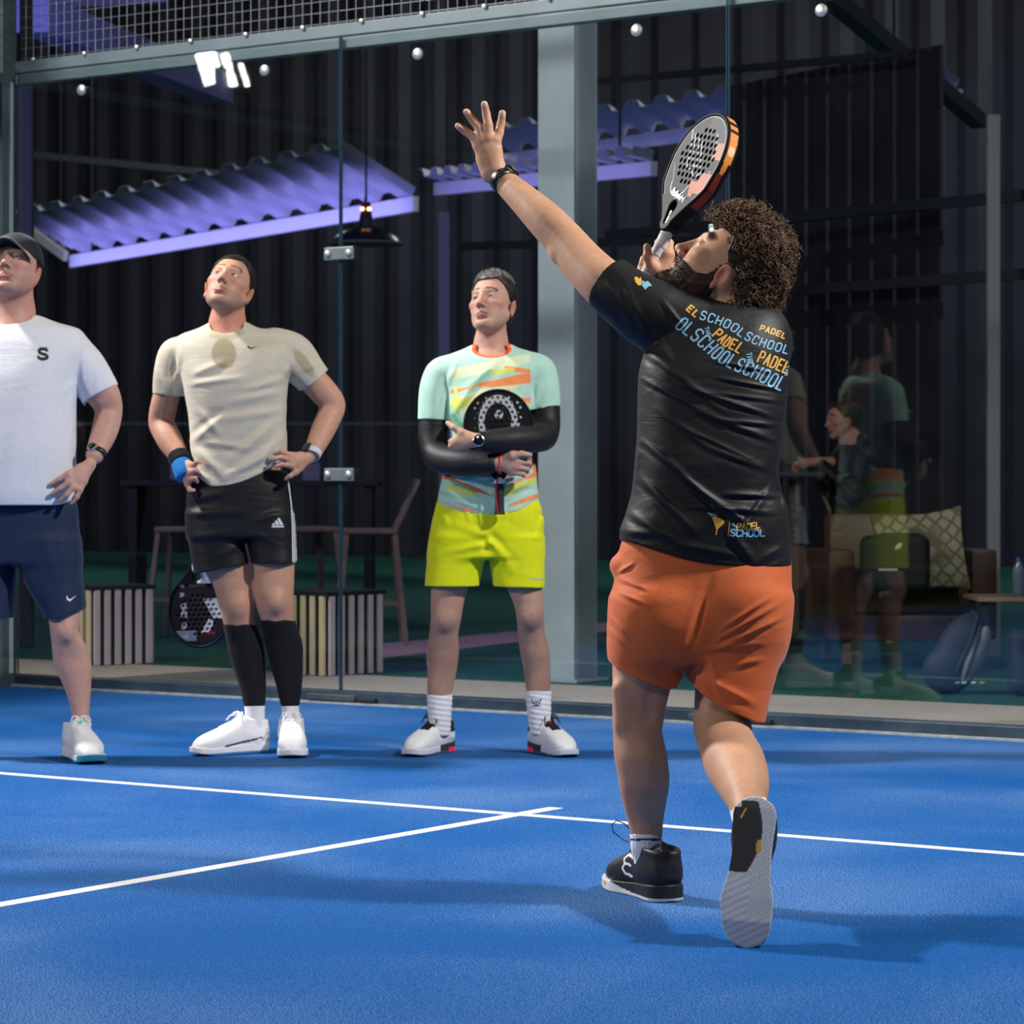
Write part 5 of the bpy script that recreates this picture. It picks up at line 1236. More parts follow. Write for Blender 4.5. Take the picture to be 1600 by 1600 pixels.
    segs = [(1005,690,1075,745,5,.006),(1040,725,1190,835,5,.007),(1070,745,1130,800,4,.005),(1000,590,1095,640,4,.004),(1005,545,1130,640,6,.005),(1060,600,1205,650,4,.005),(1120,655,1215,665,3.5,.004),(1085,640,1215,690,5,.004),(1110,700,1205,735,5,.003),(1130,772,1215,775,4,.006),(1090,790,1200,800,5,.005),(1215,745,1232,800,5,.005),(1205,760,1150,840,5,.005),(985,800,1060,850,7,.005),(970,830,1040,835,6,.004),(1000,745,1085,830,6,.006),(1140,830,1180,880,7,.005),(1120,590,1225,610,3,.004),(1090,610,1222,628,3,.003),(1180,880,1232,850,6,.004),(950,440,985,505,5,.004),(975,440,1010,520,5,.004),(1035,470,1075,520,4,.005),(1015,500,1060,560,6,.003),(1000,680,990,760,5,.004),(1030,640,1110,700,6,.003),(1060,850,1160,870,6,.003),(1050,660,1180,720,3,.0025),(1100,560,1220,585,3,.003)]
    folds(p, s, segs, .0016, 22, 5, .7)
    a = L(949,447,.075); dr = nrm(L(905,408,.13)-L(1010,488,.03)); s.cut(a, dr+np.array([.10,0,.30])*0, lo=(-9,-9,a[2]-.25), hi=(L(1000,450,0)[0],9,9))
    s.cut(L(1165,570,.14), nrm(L(1100,600,.33)-L(1195,550,.06)), lo=(L(1050,0,0)[0],.10,L(0,640,0)[2]), hi=(9,9,L(0,500,0)[2]))
    zs = [(958,838),(975,846),(1010,857),(1060,872),(1100,881),(1135,886),(1180,889),(1240,887)]
    hx = np.array([L(x,y,-.1)[0] for x,y in zs]); hz = np.array([L(x,y,-.1)[2] for x,y in zs])
    s.func(lambda P, d: np.maximum(d, (np.interp(P[:,0], hx, hz).astype(f32) - P[:,2] - .05*np.clip(P[:,1],-.1,.2)).astype(f32)))
    # lower opening hollow
    s.cap(L(1140,440,.07), L(1150,497,.055), .070, .071, .004, 's')
    sh = p.obj('shirt', s, VX, M['cloth_black'], (.006,.006,.0075))
    # collar band
    ring = []
    blue = mat('light_blue_print', (.22,.47,.68), .55); yel = mat('amber_print', (.78,.42,.06), .55)
    def along(pts):
        P = np.array(pts, float); d = np.r_[0, np.cumsum(np.hypot(*np.diff(P,axis=0).T))]
        ss, xs = smooth_profile(d, P[:,0], 120); _, ys = smooth_profile(d, P[:,1], 120)
        def f(s_):
            x, y = np.interp(s_, ss, xs), np.interp(s_, ss, ys); x2, y2 = np.interp(s_+.8, ss, xs), np.interp(s_+.8, ss, ys); x1, y1 = np.interp(s_-.8, ss, xs), np.interp(s_-.8, ss, ys)
            t = np.array([x2-x1, y2-y1]); return (x,y), t/(np.hypot(*t)+1e-9)
        return f
    base1 = along([(1055,512),(1078,528),(1100,547),(1118,562),(1145,577),(1175,590),(1205,604),(1232,615)])
    decal_poly(p, 'back_lettering_blue', sh, text_polys('OLSCHOOLSCHOOL', base1, 8.6, 5.6, 21, 2.9, .12), blue, sh)
    base2 = along([(1113,525),(1132,541),(1146,547),(1164,559)]); base2b = along([(1183,565),(1205,574),(1231,585)])
    decal_poly(p, 'back_lettering_amber', sh, text_polys('PADEL', base2, 6.6, 4.2, 16, 2.7, .1), yel, sh); decal_poly(p, 'back_lettering_amber', sh, text_polys('PADEL', base2b, 6.6, 3.9, 18, 2.7, .05), yel, sh)
    base3 = along([(1092,498),(1112,504),(1140,515),(1160,528),(1180,538),(1205,546),(1234,554)])
    decal_poly(p, 'back_lettering_blue', sh, text_polys('SCHOOLSCHOOL', lambda s_: base3(s_+1), 7.6, 5.2, 13, 2.2, .1), blue, sh)
    base4 = along([(1071,483),(1082,492),(1097,505)])
    decal_poly(p, 'back_lettering_amber', sh, text_polys('EL', lambda s_: base4(s_+2), 6.5, 5, 10, 2.6, .1), yel, sh)
    base5 = along([(1187,516),(1210,523),(1232,532)]); decal_poly(p, 'back_lettering_amber', sh, text_polys('PADEL', base5, 5.4, 3.4, 8, 2.0, .1), yel, sh)
    for q0, q1, cw, gp_, hh, ww in (((1101,512),(1106,530),3.4,2.0,6,1.3),((1166,552),(1169,573),4.0,2.2,8,1.5),((1226,572),(1227,592),3.6,2.2,6,1.4)):
        decal_poly(p, 'back_lettering_blue', sh, text_polys('THE', along([q0,((q0[0]+q1[0])/2,(q0[1]+q1[1])/2),q1]), cw, gp_, hh, ww), blue, sh)
    # waist logo
    rk = [(1112.5,807),(1118,807.5),(1126,810.5),(1131.5,814),(1131.8,817),(1127,822),(1122.5,826),(1121,828)]+[(1119.4,836),(1117.6,836.2),(1119.0,828),(1117.5,822),(1114,813)]
    decal_poly(p, 'waist_logo_racket', sh, [rk], yel, sh); decal_poly(p, 'waist_logo_mark', sh, stroke_polys([(1106,801.5),(1112,803.5),(1119,806)],1.8)+stroke_polys([(1109,804.5),(1112,807)],1.4), blue, sh)
    decal_poly(p, 'waist_logo_bar', sh, stroke_polys([(1140,817.5),(1137.6,838)],1.1), yel, sh)
    decal_poly(p, 'waist_lettering_amber', sh, text_polys('PADEL', along([(1151,828),(1170,827.5),(1190,824)]), 5.8, 2.0, 9.5, 2.0, .15), yel, sh)
    decal_poly(p, 'waist_lettering_blue', sh, text_polys('SCHOOL', along([(1141,837),(1165,838.5),(1197,837.5)]), 6.6, 2.8, 10, 2.2, .1)+text_polys('THE', along([(1143,821),(1154,826)]), 2.8, 1.2, 3.4, 1.0), blue, sh)
    decal_poly(p, 'sleeve_logo_amber', sh, [[(991,434),(995,432),(998,436),(1001,433),(1003,440),(1002,446),(997,446),(993,441)]], yel, sh)
    decal_poly(p, 'sleeve_logo_blue', sh, [[(1003,446),(1004,438),(1008,441),(1012,439),(1019,446.5),(1013,448),(1008,453)]], blue, sh)
    # shorts
    s = SDF()
    p.vl(s, [(835,975,1228,0,.120,2.4),(865,966,1235,0,.135,2.4),(900,960,1236,0,.148,2.4),(950,955,1236,-.005,.155,2.4),(1000,953,1230,-.01,.150,2.4),(1030,955,1222,-.01,.135,2.4)], 0, .02)
    p.vl(s, [(930,955,1100,-.01,.14,2.3),(980,952,1090,-.01,.13,2.3),(1020,952,1078,-.005,.118,2.3),(1060,953,1066,-.005,.108,2.3),(1095,954,1060,-.005,.104,2.3)], 0, .03)
    p.vl(s, [(930,1085,1235,-.01,.14,2.3),(990,1082,1232,-.02,.135,2.3),(1040,1074,1217,-.035,.125,2.3),(1090,1072,1203,-.05,.115,2.3),(1145,1078,1190,-.06,.110,2.3)], 0, .03)
    s.ell(L(1030,965,-.075), (.085,.085,.10), None, .05); s.ell(L(1160,950,-.085), (.085,.085,.10), None, .05)
    s.ell(L(972,884,.0), (.030,.05,.030), None, .012)
    folds(p, s, [(1112,905,1075,1015,7,-.007),(1125,985,1200,935,4,.006),(1120,1000,1215,945,4,.006),(1130,1010,1222,965,4,.006),(1100,1015,1190,1005,5,.005),(1100,1060,1180,1100,6,.005),(1080,1045,1110,1090,5,.006),(970,905,1010,920,4,.006),(968,925,1010,945,4,.005),(955,965,985,1000,4,.005),(953,985,980,1015,4,.004),(965,895,990,880,3,.006),(1010,1045,1055,1060,5,.003),(1150,1040,1190,1030,5,.004),(1110,1030,1125,1090,5,.004)], .0018, 18, 9, .6)
    c1 = [(950,1033),(965,1046),(1000,1063),(1045,1078),(1060,1076),(1070,1056)]; hx1 = np.array([L(x,y,-.1)[0] for x,y in c1]); hz1 = np.array([L(x,y,-.1)[2] for x,y in c1])
    c2 = [(1071,1046),(1080,1068),(1100,1088),(1135,1108),(1183,1130),(1230,1140)]; hx2 = np.array([L(x,y,-.15)[0] for x,y in c2]); hz2 = np.array([L(x,y,-.15)[2] for x,y in c2]); xs = L(1070.5,0,-.1)[0]
    s.func(lambda P, d: np.maximum(d, (np.where(P[:,0]<xs, np.interp(P[:,0],hx1,hz1), np.interp(P[:,0],hx2,hz2)) - P[:,2]).astype(f32)))
    p.vl(s, [(1030,960,1052,-.005,.096,2.3),(1100,962,1052,-.005,.094,2.3)], 0, .002, 's', .002); p.vl(s, [(1070,1082,1192,-.05,.105,2.3),(1150,1084,1184,-.06,.102,2.3)], 0, .002, 's', .002)
    so = p.obj('shorts', s, VX, M['cloth'], (.58,.12,.032))
    # socks
    s = SDF(); p.vl(s, [(1295,984,1034,.0,.039),(1320,985,1033,.0,.038),(1345,990,1034,.008,.036),(1372,995,1038,.01,.035)], 0, .01); zt = L(0,1300,0)[2]
    s.func(lambda P, d: (np.maximum(d, P[:,2]-zt) - f32(.0006)*np.sin(P[:,0]*f32(900))).astype(f32))
    def sc0(V):
        px, py = p.pix(V); k = np.tile(np.array([.74,.74,.77],f32),(len(V),1)); k[(py-(px-985)*.0<1303)] = (.02,.02,.03); k[np.abs(py-1312)<1.8] = (.02,.03,.10); return k
    sk = p.obj('sock', s, .0024, M['knit'], sc0)
    decal_poly(p, 'sock_logo', sk, stroke_polys([(1014,1333),(1018,1326),(1026,1320),(1031,1319),(1033,1325),(1029,1331),(1021,1333),(1014,1330)],1.8)+stroke_polys([(1016,1328),(1031,1322)],1.6)+stroke_polys([(1020,1332),(1032,1327)],1.6), mat('navy_print', (.02,.03,.10), .6), sk)
    s = SDF(); A_, B_ = L(1167,1249,-.50), L(1176,1290,-.61); s.cap(A_, B_, .042, .042, 0); s.cut(A_+np.array([0,0,.0]), nrm(A_-B_)); p.obj('sock', s, .0026, M['knit'], (.74,.74,.77))
    # shoes
    base = dict(upper=(.012,.012,.014), sole=(.016,.016,.018), lace=(.01,.01,.012), sc=1.05)
    def sc1(q, k):
        x, y, z = q[:,0], q[:,1], q[:,2]; line = np.interp(y, [0,.10,.16,.22,.30], [.004,.008,.014,.030,.034]); k[(z<line)&(y>.05)] = (.62,.63,.66); k[z<.002] = (.45,.46,.50); 
        k[(np.hypot((y-.235)/.014,(z-.016)/.006)<1)] = (.75,.35,.04); return k
    shoe(p, heel_at(p,1048,6.52), (-.38,.925,0.0), mirror=1, under=(.5,.52,.56), solecol=sc1, side=[(-1,.118,.088,.145,.092,.0030,(.75,.75,.78)),(-1,.145,.092,.156,.082,.0030,(.75,.75,.78)),(-1,.156,.082,.150,.072,.0030,(.75,.75,.78)),(-1,.150,.072,.124,.070,.0026,(.75,.75,.78)),(-1,.150,.070,.156,.060,.0030,(.75,.75,.78)),(-1,.156,.060,.146,.050,.0030,(.75,.75,.78)),(-1,.146,.050,.118,.046,.0030,(.75,.75,.78))], **base)
    def sc2(q, k):
        x, y, z = q[:,0]*1.0, q[:,1], q[:,2]
        grey = np.array([.52,.54,.58]); bottom = z < .012
        k[bottom] = grey; w1 = np.sin((x*.7+y)*700); w2 = np.sin((x-y*.8)*760); w3 = np.sin((x*.55+y)*420)
        m = bottom&(y>.155); k[m] = grey*(1-.22*(w3[m]>.35))[:,None]
        m = bottom&(y<=.155); k[m] = grey*(1-.25*(np.where(np.sin(y*120)>0, w1, w2)[m]>.2))[:,None]
        m = bottom&(y>.155)&(x>.0)&(np.abs(y-.2)<.04); k[m] = grey*(1-.25*(w2[m]>.1))[:,None]
        blk = bottom&(x<.004-.012*np.clip((y-.05)/.1,0,1)**2+.014*np.sin(np.clip(y,0,.15)*21))&(y<.152-np.clip(x+.01,-1,0)*.35*0)&(y>.006)&(np.hypot(x+.02,np.maximum(y-.135,0))<.038); k[blk] = (.014,.014,.017)
        rim = bottom&(x<-.028)&(y<.02); k[rim] = (.6,.6,.62)
        k[bottom&(np.hypot((x-.012)/.0055,(y-.098)/.014)<1)] = (.55,.30,.02)
        k[bottom&(np.abs((x+.022)+(y-.030)*.45)<.0015)&(np.abs(y-.032)<.010)] = (.75,.45,.03)
        k[(~bottom)&(z<.030)&(y>.15)] = (.62,.63,.66)
        return k
    toe = nrm((-.085,-.24,-.965)); upv = nrm((.10,.965,-.24)); hl = L(1181,1247,-.655)
    shoe(p, hl, toe, upv, mirror=1, under=(.5,.52,.56), solecol=sc2, side=[(-1,.108,.072,.150,.066,.004,(.75,.75,.78))], svox=.0018, **base)
    # loose lace loop on the planted shoe
    lp = [L(990,1318,.16),L(975,1313,.16),L(958,1300,.16),L(956,1288,.16),L(964,1282,.16),L(976,1287,.16),L(984,1296,.15),L(990,1306,.14)]
    A, B = tube_arrays([lp], [[.0016]*len(lp)], 6); mesh_obj('lace_loop', A, B, M['plastic_black'], p.root)
    watch(p, L(788,284,.32), nrm(L(787,283,.32)-L(822,314,.26)), (.62,-.35,.62), .0335, .017, True, M['plastic_black'], .012)
    return p
pD = build_D()
# ------------------------------------------------------------------ padel rackets
def racket(name, label, p, butt, a, n, col, thick=.019, grip=(.6,.6,.62), gl=.125, holes=True, fine=.0015, frame_col=None, hy0=.330, hrx=.088, hry=.080):
    a = nrm(a); n = nrm(n); wv = nrm(np.cross(a, n)); n = np.cross(wv, a)
    Mx = np.stack([wv, a, n], 1); rootM = Matrix.Translation(p.org) @ Matrix.Rotation(YAW, 4, 'Z')
    world_o = rootM @ Vector(butt)
    RW = (np.array(rootM.to_3x3()) @ Mx)
    root = empty(name, world_o, 0, label, 'racket'); root.rotation_euler = Matrix(RW.tolist()).to_euler()
    def d2(x, y):
        k1 = np.sqrt((x/.126)**2+((y-.322)/.131)**2); e = (k1-1)*.128
        t = np.clip((y-.150)/(.25-.150),0,1); cp = np.hypot(x, y-(.150+t*.10)) - (.028+t*.080)
        h = np.maximum(.03-np.abs(e-cp),0)/.03; return np.minimum(e,cp)-h*h*.03/4
    def dthroat(x, y):
        t = np.clip((y-.150)/.038,0,1); return np.hypot(x, y-(.150+t*.038))-(.0065+t*.009)
    def body(tk, ring):
        def fn(P):
            x, y, z = P[:,0], P[:,1], P[:,2]; q = d2(x,y); q = np.maximum(q, -dthroat(x,y))
            if ring: q = np.maximum(q, np.minimum(-(q+.011)*1.0 if False else -(d2(x,y)+.011), 9)) if False else np.maximum(q, np.where(y>.215, -(d2(x,y)+.011), -1))
            else: q = np.maximum(q, np.maximum(d2(x,y)+.0105, .213-y))
            if holes and not ring:
                gx, gy = .0205, .0178; j = np.round((y-hy0)/gy); ox = np.where(np.mod(j,2)==1, gx/2, 0); i = np.round((x-ox)/gx)
                hx, hy = i*gx+ox, j*gy+hy0; hr = np.hypot(hx/hrx, (hy-hy0)/hry); c = .0052-np.hypot(x-hx, y-hy); q = np.where(hr < 1, np.maximum(q, c), q)
            r = .006 if ring else .001
            v = np.abs(z)-tk; return (np.minimum(np.maximum(q+r,v+r),0)+np.sqrt(np.maximum(q+r,0)**2+np.maximum(v+r,0)**2)-r).astype(f32)
        return fn
    def mk(nm, tk, ring, cf, par=None):
        s = SDF(); s.items.append((body(tk, ring), np.array([-.15,.10,-.04]), np.array([.15,.47,.04]), 'u', 0)); 
        return sdf_obj(nm, s, fine, M['racket'], par or root, cf, 0)
    mk('frame', thick, True, frame_col or (lambda V: np.tile(np.array([.010,.010,.012],f32),(len(V),1))))
    face = mk('hitting_face', thick-.0022, False, col)
    s = MB(); rr = [(.0185,.0),(.0190,.006),(.0165,.014),(.0160,gl*.5),(.0160,gl)]
    s.lathe([(r,z) for r,z in rr], (0,0,0), 20, 0, Matrix.Rotation(-math.pi/2,3,'X')); g = s.build('grip', mat('overgrip', grip, .75, 0, .4, 120), root, True)
    # spiral edge of the grip wrap
    T = np.linspace(0,1,90); sp = [(.0163*math.cos(t*38), .010+t*(gl-.012), .0163*math.sin(t*38)) for t in T]
    A, B = tube_arrays([sp], [[.0009]*len(sp)], 5); mesh_obj('grip_wrap_edge', A, B, mat('wrap_edge', tuple(c*.75 for c in grip), .8), g)
    s = MB(); s.lathe([(.0168,gl-.002),(.0172,gl+.004),(.0172,gl+.012),(.0168,gl+.014)], (0,0,0), 20, 0, Matrix.Rotation(-math.pi/2,3,'X')); s.build('grip_collar', M['plastic_black'], root, True)
    s = SDF(); s.cap((0,gl,0),(0,.165,0),.0165,.020,0)
    def fl(P): x,y,z = P[:,0],P[:,1],P[:,2]; return (np.maximum(np.maximum(np.maximum(np.abs(z)-.0165, np.abs(x)-(.014+np.clip(y-gl,0,1)*.42)), np.maximum(gl-y, y-.172)), -dthroat(x,y))).astype(f32)
    s2 = SDF(); s2.items.append((fl, np.array([-.06,gl-.01,-.04]), np.array([.06,.19,.04]), 'u', 0)); sdf_obj('throat', s2, .0018, M['racket'], root, (.010,.010,.012), 1)
    return root, face, rootM, Mx
M['racket'] = col_mat('racket_surface', 0.5, 0, 0.05, 500, 0.07, 0, 0, 1, 0.02)
def text3d(txt, size, m, parent, loc, rot, name='lettering', depth=.0003, shear=0, bold=0):
    cu = bpy.data.curves.new('t', 'FONT'); cu.body = txt; cu.size = size; cu.extrude = depth; cu.offset = bold; cu.shear = shear; cu.align_x = 'CENTER'
    o = bpy.data.objects.new('t', cu); C.objects.link(o); bpy.context.view_layer.update()
    me = bpy.data.meshes.new_from_object(o.evaluated_get(bpy.context.evaluated_depsgraph_get())); bpy.data.objects.remove(o)
    me.materials.clear(); me.materials.append(m); me.name = name
    q = bpy.data.objects.new(name, me); C.objects.link(q); q.parent = parent; q.location = loc; q.rotation_euler = rot; return q
# player's racket
def colD(V):
    x, y, z = V[:,0], V[:,1], V[:,2]; k = np.tile(np.array([.026,.027,.032],f32),(len(V),1))
    k *= (1+.35*wob(V,40,3))[:,None]
    weave = (y>.36)&(x>-.01)&((np.sin(x*900)*np.sin(y*900))>0); k[weave] = (.11,.11,.12)
    def line(x0,y0,x1,y1,w_=.0016,c=(.62,.63,.65)):
        t = np.clip(((x-x0)*(x1-x0)+(y-y0)*(y1-y0))/((x1-x0)**2+(y1-y0)**2),0,1); k[np.hypot(x-x0-t*(x1-x0), y-y0-t*(y1-y0))<w_] = c
    def arc(cx,cy,r,a0,a1,w_=.0016,c=(.62,.63,.65)):
        an = np.degrees(np.arctan2(y-cy,x-cx))%360; k[(np.abs(np.hypot(x-cx,y-cy)-r)<w_)&(an>=a0)&(an<=a1)] = c
    dark = (np.hypot((x-.0)/.075,(y-.30)/.085)<1)&(np.abs(x-.25*(y-.3))<.06); k[dark] *= .45
    for o in (0,.022,.050,.072): line(-.085+o,.395-o*.35,-.030+o,.315-o*.25)
    arc(-.012,.322,.028,180,330); arc(.030,.306,.028,170,330); arc(-.02,.262,.045,190,350); arc(.055,.300,.040,300,430 if False else 359); line(.045,.395,.090,.330); line(-.095,.300,-.062,.255,.0016,(.10,.35,.25))
    pk = (x>.055)&(y<.290)&(y>.235)&(x-.4*(y-.235)>.045); k[pk] = (.55,.22,.16); pk = (x>.070)&(y>.33)&(y<.375); k[pk] = (.52,.24,.20); pk = (x>.020)&(y<.265)&(y>.225)&(x<.06)&(x+.5*y>.155); k[pk] = (.55,.20,.14)
    k[(d2g(x,y)>-.0135)] = (.55,.55,.57); return k
def d2g(x, y):
    k1 = np.sqrt((x/.126)**2+((y-.322)/.131)**2); e = (k1-1)*.128
    t = np.clip((y-.150)/(.25-.150),0,1); cp = np.hypot(x, y-(.150+t*.10)) - (.028+t*.080)
    h = np.maximum(.03-np.abs(e-cp),0)/.03; return np.minimum(e,cp)-h*h*.03/4
def frD(V):
    x, y, z = V[:,0], V[:,1], V[:,2]; k = np.tile(np.array([.010,.010,.012],f32),(len(V),1)); side = (d2g(x,y)>-.004)&(x>0)
    k[side&(y>.33)&(y<.40)&(z>-.010)&(z<.012)] = (.80,.26,.05); k[side&(y>.385)&(np.abs(z)<.012)&(np.sin(y*330)>-.2)] = (.80,.22,.06); k[side&(y>.35)&(y<.375)&(np.abs(z-.000)<.010-.3*np.abs(y-.362))] = (.80,.62,.40)
    k[side&(y>.27)&(y<.345)&(np.abs(z-.002)<.004+.06*(y-.27))] = (.85,.30,.05); k[side&(y>.20)&(y<.30)&(z-.10*(y-.25)>-.008)&(z<.012)] = (.25,.045,.025); return k
rt, fc, rM, RMx = racket('padel_racket', "grey and black padel racket with orange rim held up by the player", pD, pD.L(1008,433,.395), (.44,0,.90), (-.80,-.46,.39), colD, .019, (.62,.62,.64), .165, True, .0014, frD)
fr_root = rt
tx = text3d('Bullpadel', .022, mat('white_racket_print', (.72,.72,.74), .5), fc, (.0,.214,.0194), (0,0,math.radians(-14)), 'racket_lettering', .0002, 0, .0006)
# black racket against the chest
def colC(V):
    x, y, z = V[:,0], V[:,1], V[:,2]; k = np.tile(np.array([.012,.012,.015],f32),(len(V),1))
    # arch shaped mark, printed between the holes
    xx, yy = x, y-.345; r = np.hypot(xx/.070, (yy+.012)/.098); band = (np.abs(r-.86)<.15)&(yy>-.055); foot = (xx>.046)&(yy>-.040)&(yy<-.016)&(xx<.078)
    k[band&~((xx>.0)&(yy<-.040))] = (.46,.46,.50); k[foot] = (.46,.46,.50)
    k[(np.hypot(xx-.003,yy-.016)<.016)&~(np.hypot(xx-.004,yy-.019)<.006)&(yy>.002)] = (.46,.46,.50); return k
racket('padel_racket', "black padel racket with pale arch mark held against mint shirt", pC, pC.L(781,804,-.158), (-.02,0,1), (0.05,-1,0.02), colC, .018, (.015,.015,.017), .13, True, .0017, None, .350, .092, .088)
rC = bpy.data.objects['padel_racket.001']; mbs = MB(); mbs.lathe([(.0200,.112),(.0205,.118),(.0205,.130),(.0200,.134)], (0,0,0), 20, 0, Matrix.Rotation(-math.pi/2,3,'X')); mbs.build('grip_collar', mat('white_rubber_collar', (.7,.7,.72), .5), rC, True)
A, B = tube_arrays([[(-.008,.0,.019),(-.012,.04,.020),(-.016,.09,.021),(-.006,.135,.024)]], [[.0028]*4], 6); mesh_obj('wrist_cord', A, B, mat('red_cord_2', (.5,.01,.03), .6), rC)
# racket hanging beside the leg
def colB(V):
    x, y, z = V[:,0], V[:,1], V[:,2]; k = np.tile(np.array([.022,.020,.022],f32),(len(V),1)); k *= (1+.5*wob(V,30,3))[:,None]
    k[(x<-.020)&(x>-.095)&(y>.27)&(y<.345)&(x+.5*(y-.27)<-.02)] = (.55,.56,.62); k[(x<.0)&(x>-.055)&(y>.345)&(y<.40)&(np.abs(x+.055-(y-.345)*.7)<.016)] = (.62,.62,.66)
    k[(np.abs(y-.398)<.004)&(x>-.06)&(x<-.005)] = (.35,.02,.06); k[(x>.015)&(y>.385)&(y<.425)] = (.20,.23,.32); k[(x>.02)&(np.abs(x-.06)<.012)&(wob(V,160,4)>.15)] = (.35,.35,.38); k[(y<.225)&(np.abs(x)<.035)&(y>.213)] = (.18,.18,.13)
    return k
def frB(V):
    x, y, z = V[:,0], V[:,1], V[:,2]; k = np.tile(np.array([.012,.012,.014],f32),(len(V),1)); k[(x<0)&(y>.17)&(y<.33)] = (.62,.63,.66); k[(y>.395)&(x<-.0)&(z>0)] = (.010,.02,.05); return k
rB, _, _, _ = racket('padel_racket', "dark padel racket with white patches hanging down beside the knee sock", pB, pB.L(306,822,.11), (.055,0,-1), (-.30,-.93,.0), colB, .018, (.012,.012,.014), .14, True, .0017, frB)
mbs = MB(); mbs.lathe([(.024,.140),(.025,.146),(.025,.160),(.023,.166)], (0,0,0), 20, 0, Matrix.Rotation(-math.pi/2,3,'X')); mbs.build('white_collar', mat('white_rubber', (.7,.7,.72), .5), rB, True)
A, B = tube_arrays([[(0,-.0,.0),(.015,-.03,.01),(.01,-.065,.005),(-.01,-.068,0),(-.018,-.03,-.005),(0,0,0)]], [[.003]*6], 6); mesh_obj('wrist_cord', A, B, M['plastic_black'], rB)
A, B = tube_arrays([[(-.006,.004,.017),(-.014,.05,.018),(-.018,.10,.018),(-.012,.16,.012),(.0,.165,.018)]], [[.0022]*5], 6)
# ------------------------------------------------------------------ furniture and fittings behind the glass
def GP(px, py): g = ground(px, py); return g
def seatpos(px, Z, z=0): v = W(px, HOR, Z); return Vector((v.x, v.y, z))
M['slat'] = mat('grey_lilac_slat', (.62,.52,.60), .6, 0, .2, 60, .15, 4); M['slat_warm'] = mat('pale_pine_slat', (.80,.66,.42), .6, 0, .2, 60, .15, 4)
M['wood'] = mat('oiled_stool_wood', (.16,.11,.085), .5, 0, .2, 60, .3, 8); M['leather'] = mat('brown_leather', (.075,.030,.016), .45, 0, .5, 60, .35, 5)
M['navy'] = mat('navy_fabric', (.010,.018,.035), .7, 0, .4, 120); M['grey_fab'] = mat('grey_fabric', (.17,.18,.20), .7, 0, .4, 120, .15, 20)
def slatted_box(px, py, size, h, rot, label, warm=(0,)):
    g = ground(px, py); r = empty('slatted_planter', (g.x, g.y, 0), YAW+rot, label, 'planter', None)
    mb = MB(); s = size/2; mb.box((0,0,h+.012), (size+.02,size+.02,.024), None, 0, .004); mb.build('top', M['dark'], r)
    mb = MB(); mb.box((0,0,h/2), (size-.05,size-.05,h-.01)); mb.build('inner_box', M['dark'], r)
    n = 6
    for f, (dx, dy) in enumerate(((0,-1),(1,0),(0,1),(-1,0))):
        for i in range(n):
            t = (i+.5)/n*size-s; c = (t,-s*1.0,h/2) if f == 0 else ((s,t,h/2) if f == 1 else ((t,s,h/2) if f == 2 else (-s,t,h/2)))
            mb = MB(); mb.box(c, (.036 if dx == 0 else .016, .036 if dy == 0 else .016, h), None, 0, .002); mb.build('slat', M['slat_warm'] if f in warm else M['slat'], r)
    return r
slatted_box(512, 1050, .42, .41, math.radians(48), 'slatted box planter right of the knee socks, nearest the glass', (3,))
slatted_box(162, 1035, .40, .41, math.radians(40), 'slatted box planter beside the leg of the man in white', (3,))
def bar_stool(px, Z, rot, label, back=True):
    g = seatpos(px, Z); r = empty('bar_stool', g, YAW+rot, label, 'stool', 'wooden bar stools at the high tables')
    mb = MB(); mb.box((0,0,.70), (.34,.32,.035), None, 0, .012); mb.build('seat', M['wood'], r)
    for sx in (-1,1):
        for sy in (-1,1): mb = MB(); mb.bar((sx*.15,sy*.13,.685), (sx*.215,sy*.19,0), .034, .028, (0,1,0), 0, .004); mb.build('leg', M['wood'], r)
    for sy in (-1,1): mb = MB(); mb.bar((-.192,sy*.17,.25), (.192,sy*.17,.25), .02, .025); mb.build('foot_rail', M['wood'], r)
    if back:
        for sy in (-1,1): mb = MB(); mb.bar((.15,sy*.14,.70), (.30,sy*.15,1.02), .028, .022); mb.build('back_post', M['wood'], r)
        mb = MB(); mb.bar((.28,-.16,.98), (.28,.16,.98), .02, .07, (.3,0,1)); mb.build('back_rail', M['wood'], r)
    return r
bar_stool(578, 17.4, .1, 'wooden bar stool with slanted back between the socks and lime shorts')
bar_stool(478, 18.2, .5, 'wooden bar stool partly behind the slatted planter', False)
bar_stool(292, 18.0, -.2, 'wooden bar stool left of the striped shorts', False)
def high_table(px, Z, wd, label):
    g = seatpos(px, Z); r = empty('high_table', g, YAW, label, 'table')
    mb = MB(); mb.box((0,0,1.0), (wd,.6,.04), None, 0, .006); mb.build('table_top', M['dark'], r)
    for sx in (-1,1): mb = MB(); mb.box((sx*(wd/2-.08),0,.49), (.06,.5,.98), None, 0, .004); mb.build('leg', M['dark'], r)
    return r
high_table(300, 18.9, .9, 'dark high table behind the man in the beige tee'); high_table(510, 20.6, .8, 'dark high table behind the bar stool with slanted back')
M['cup'] = mat('violet_white_box', (.16,.15,.26), .6)
for px, Z, lb in ((487,20.5,'pale violet box on the high table right of the beige tee'), (282,18.8,'pale violet box on the high table by the blue wristband')):
    g = seatpos(px, Z, 1.02); mb = MB(); mb.box((0,0,.0), (.13,.1,.13), None, 0, .008); o = mb.build('storage_box', M['cup']); o.location = (g.x, g.y, 1.0-.15); o.rotation_euler[2] = YAW; tag(o, lb, 'box'); o.location.z = 1.085
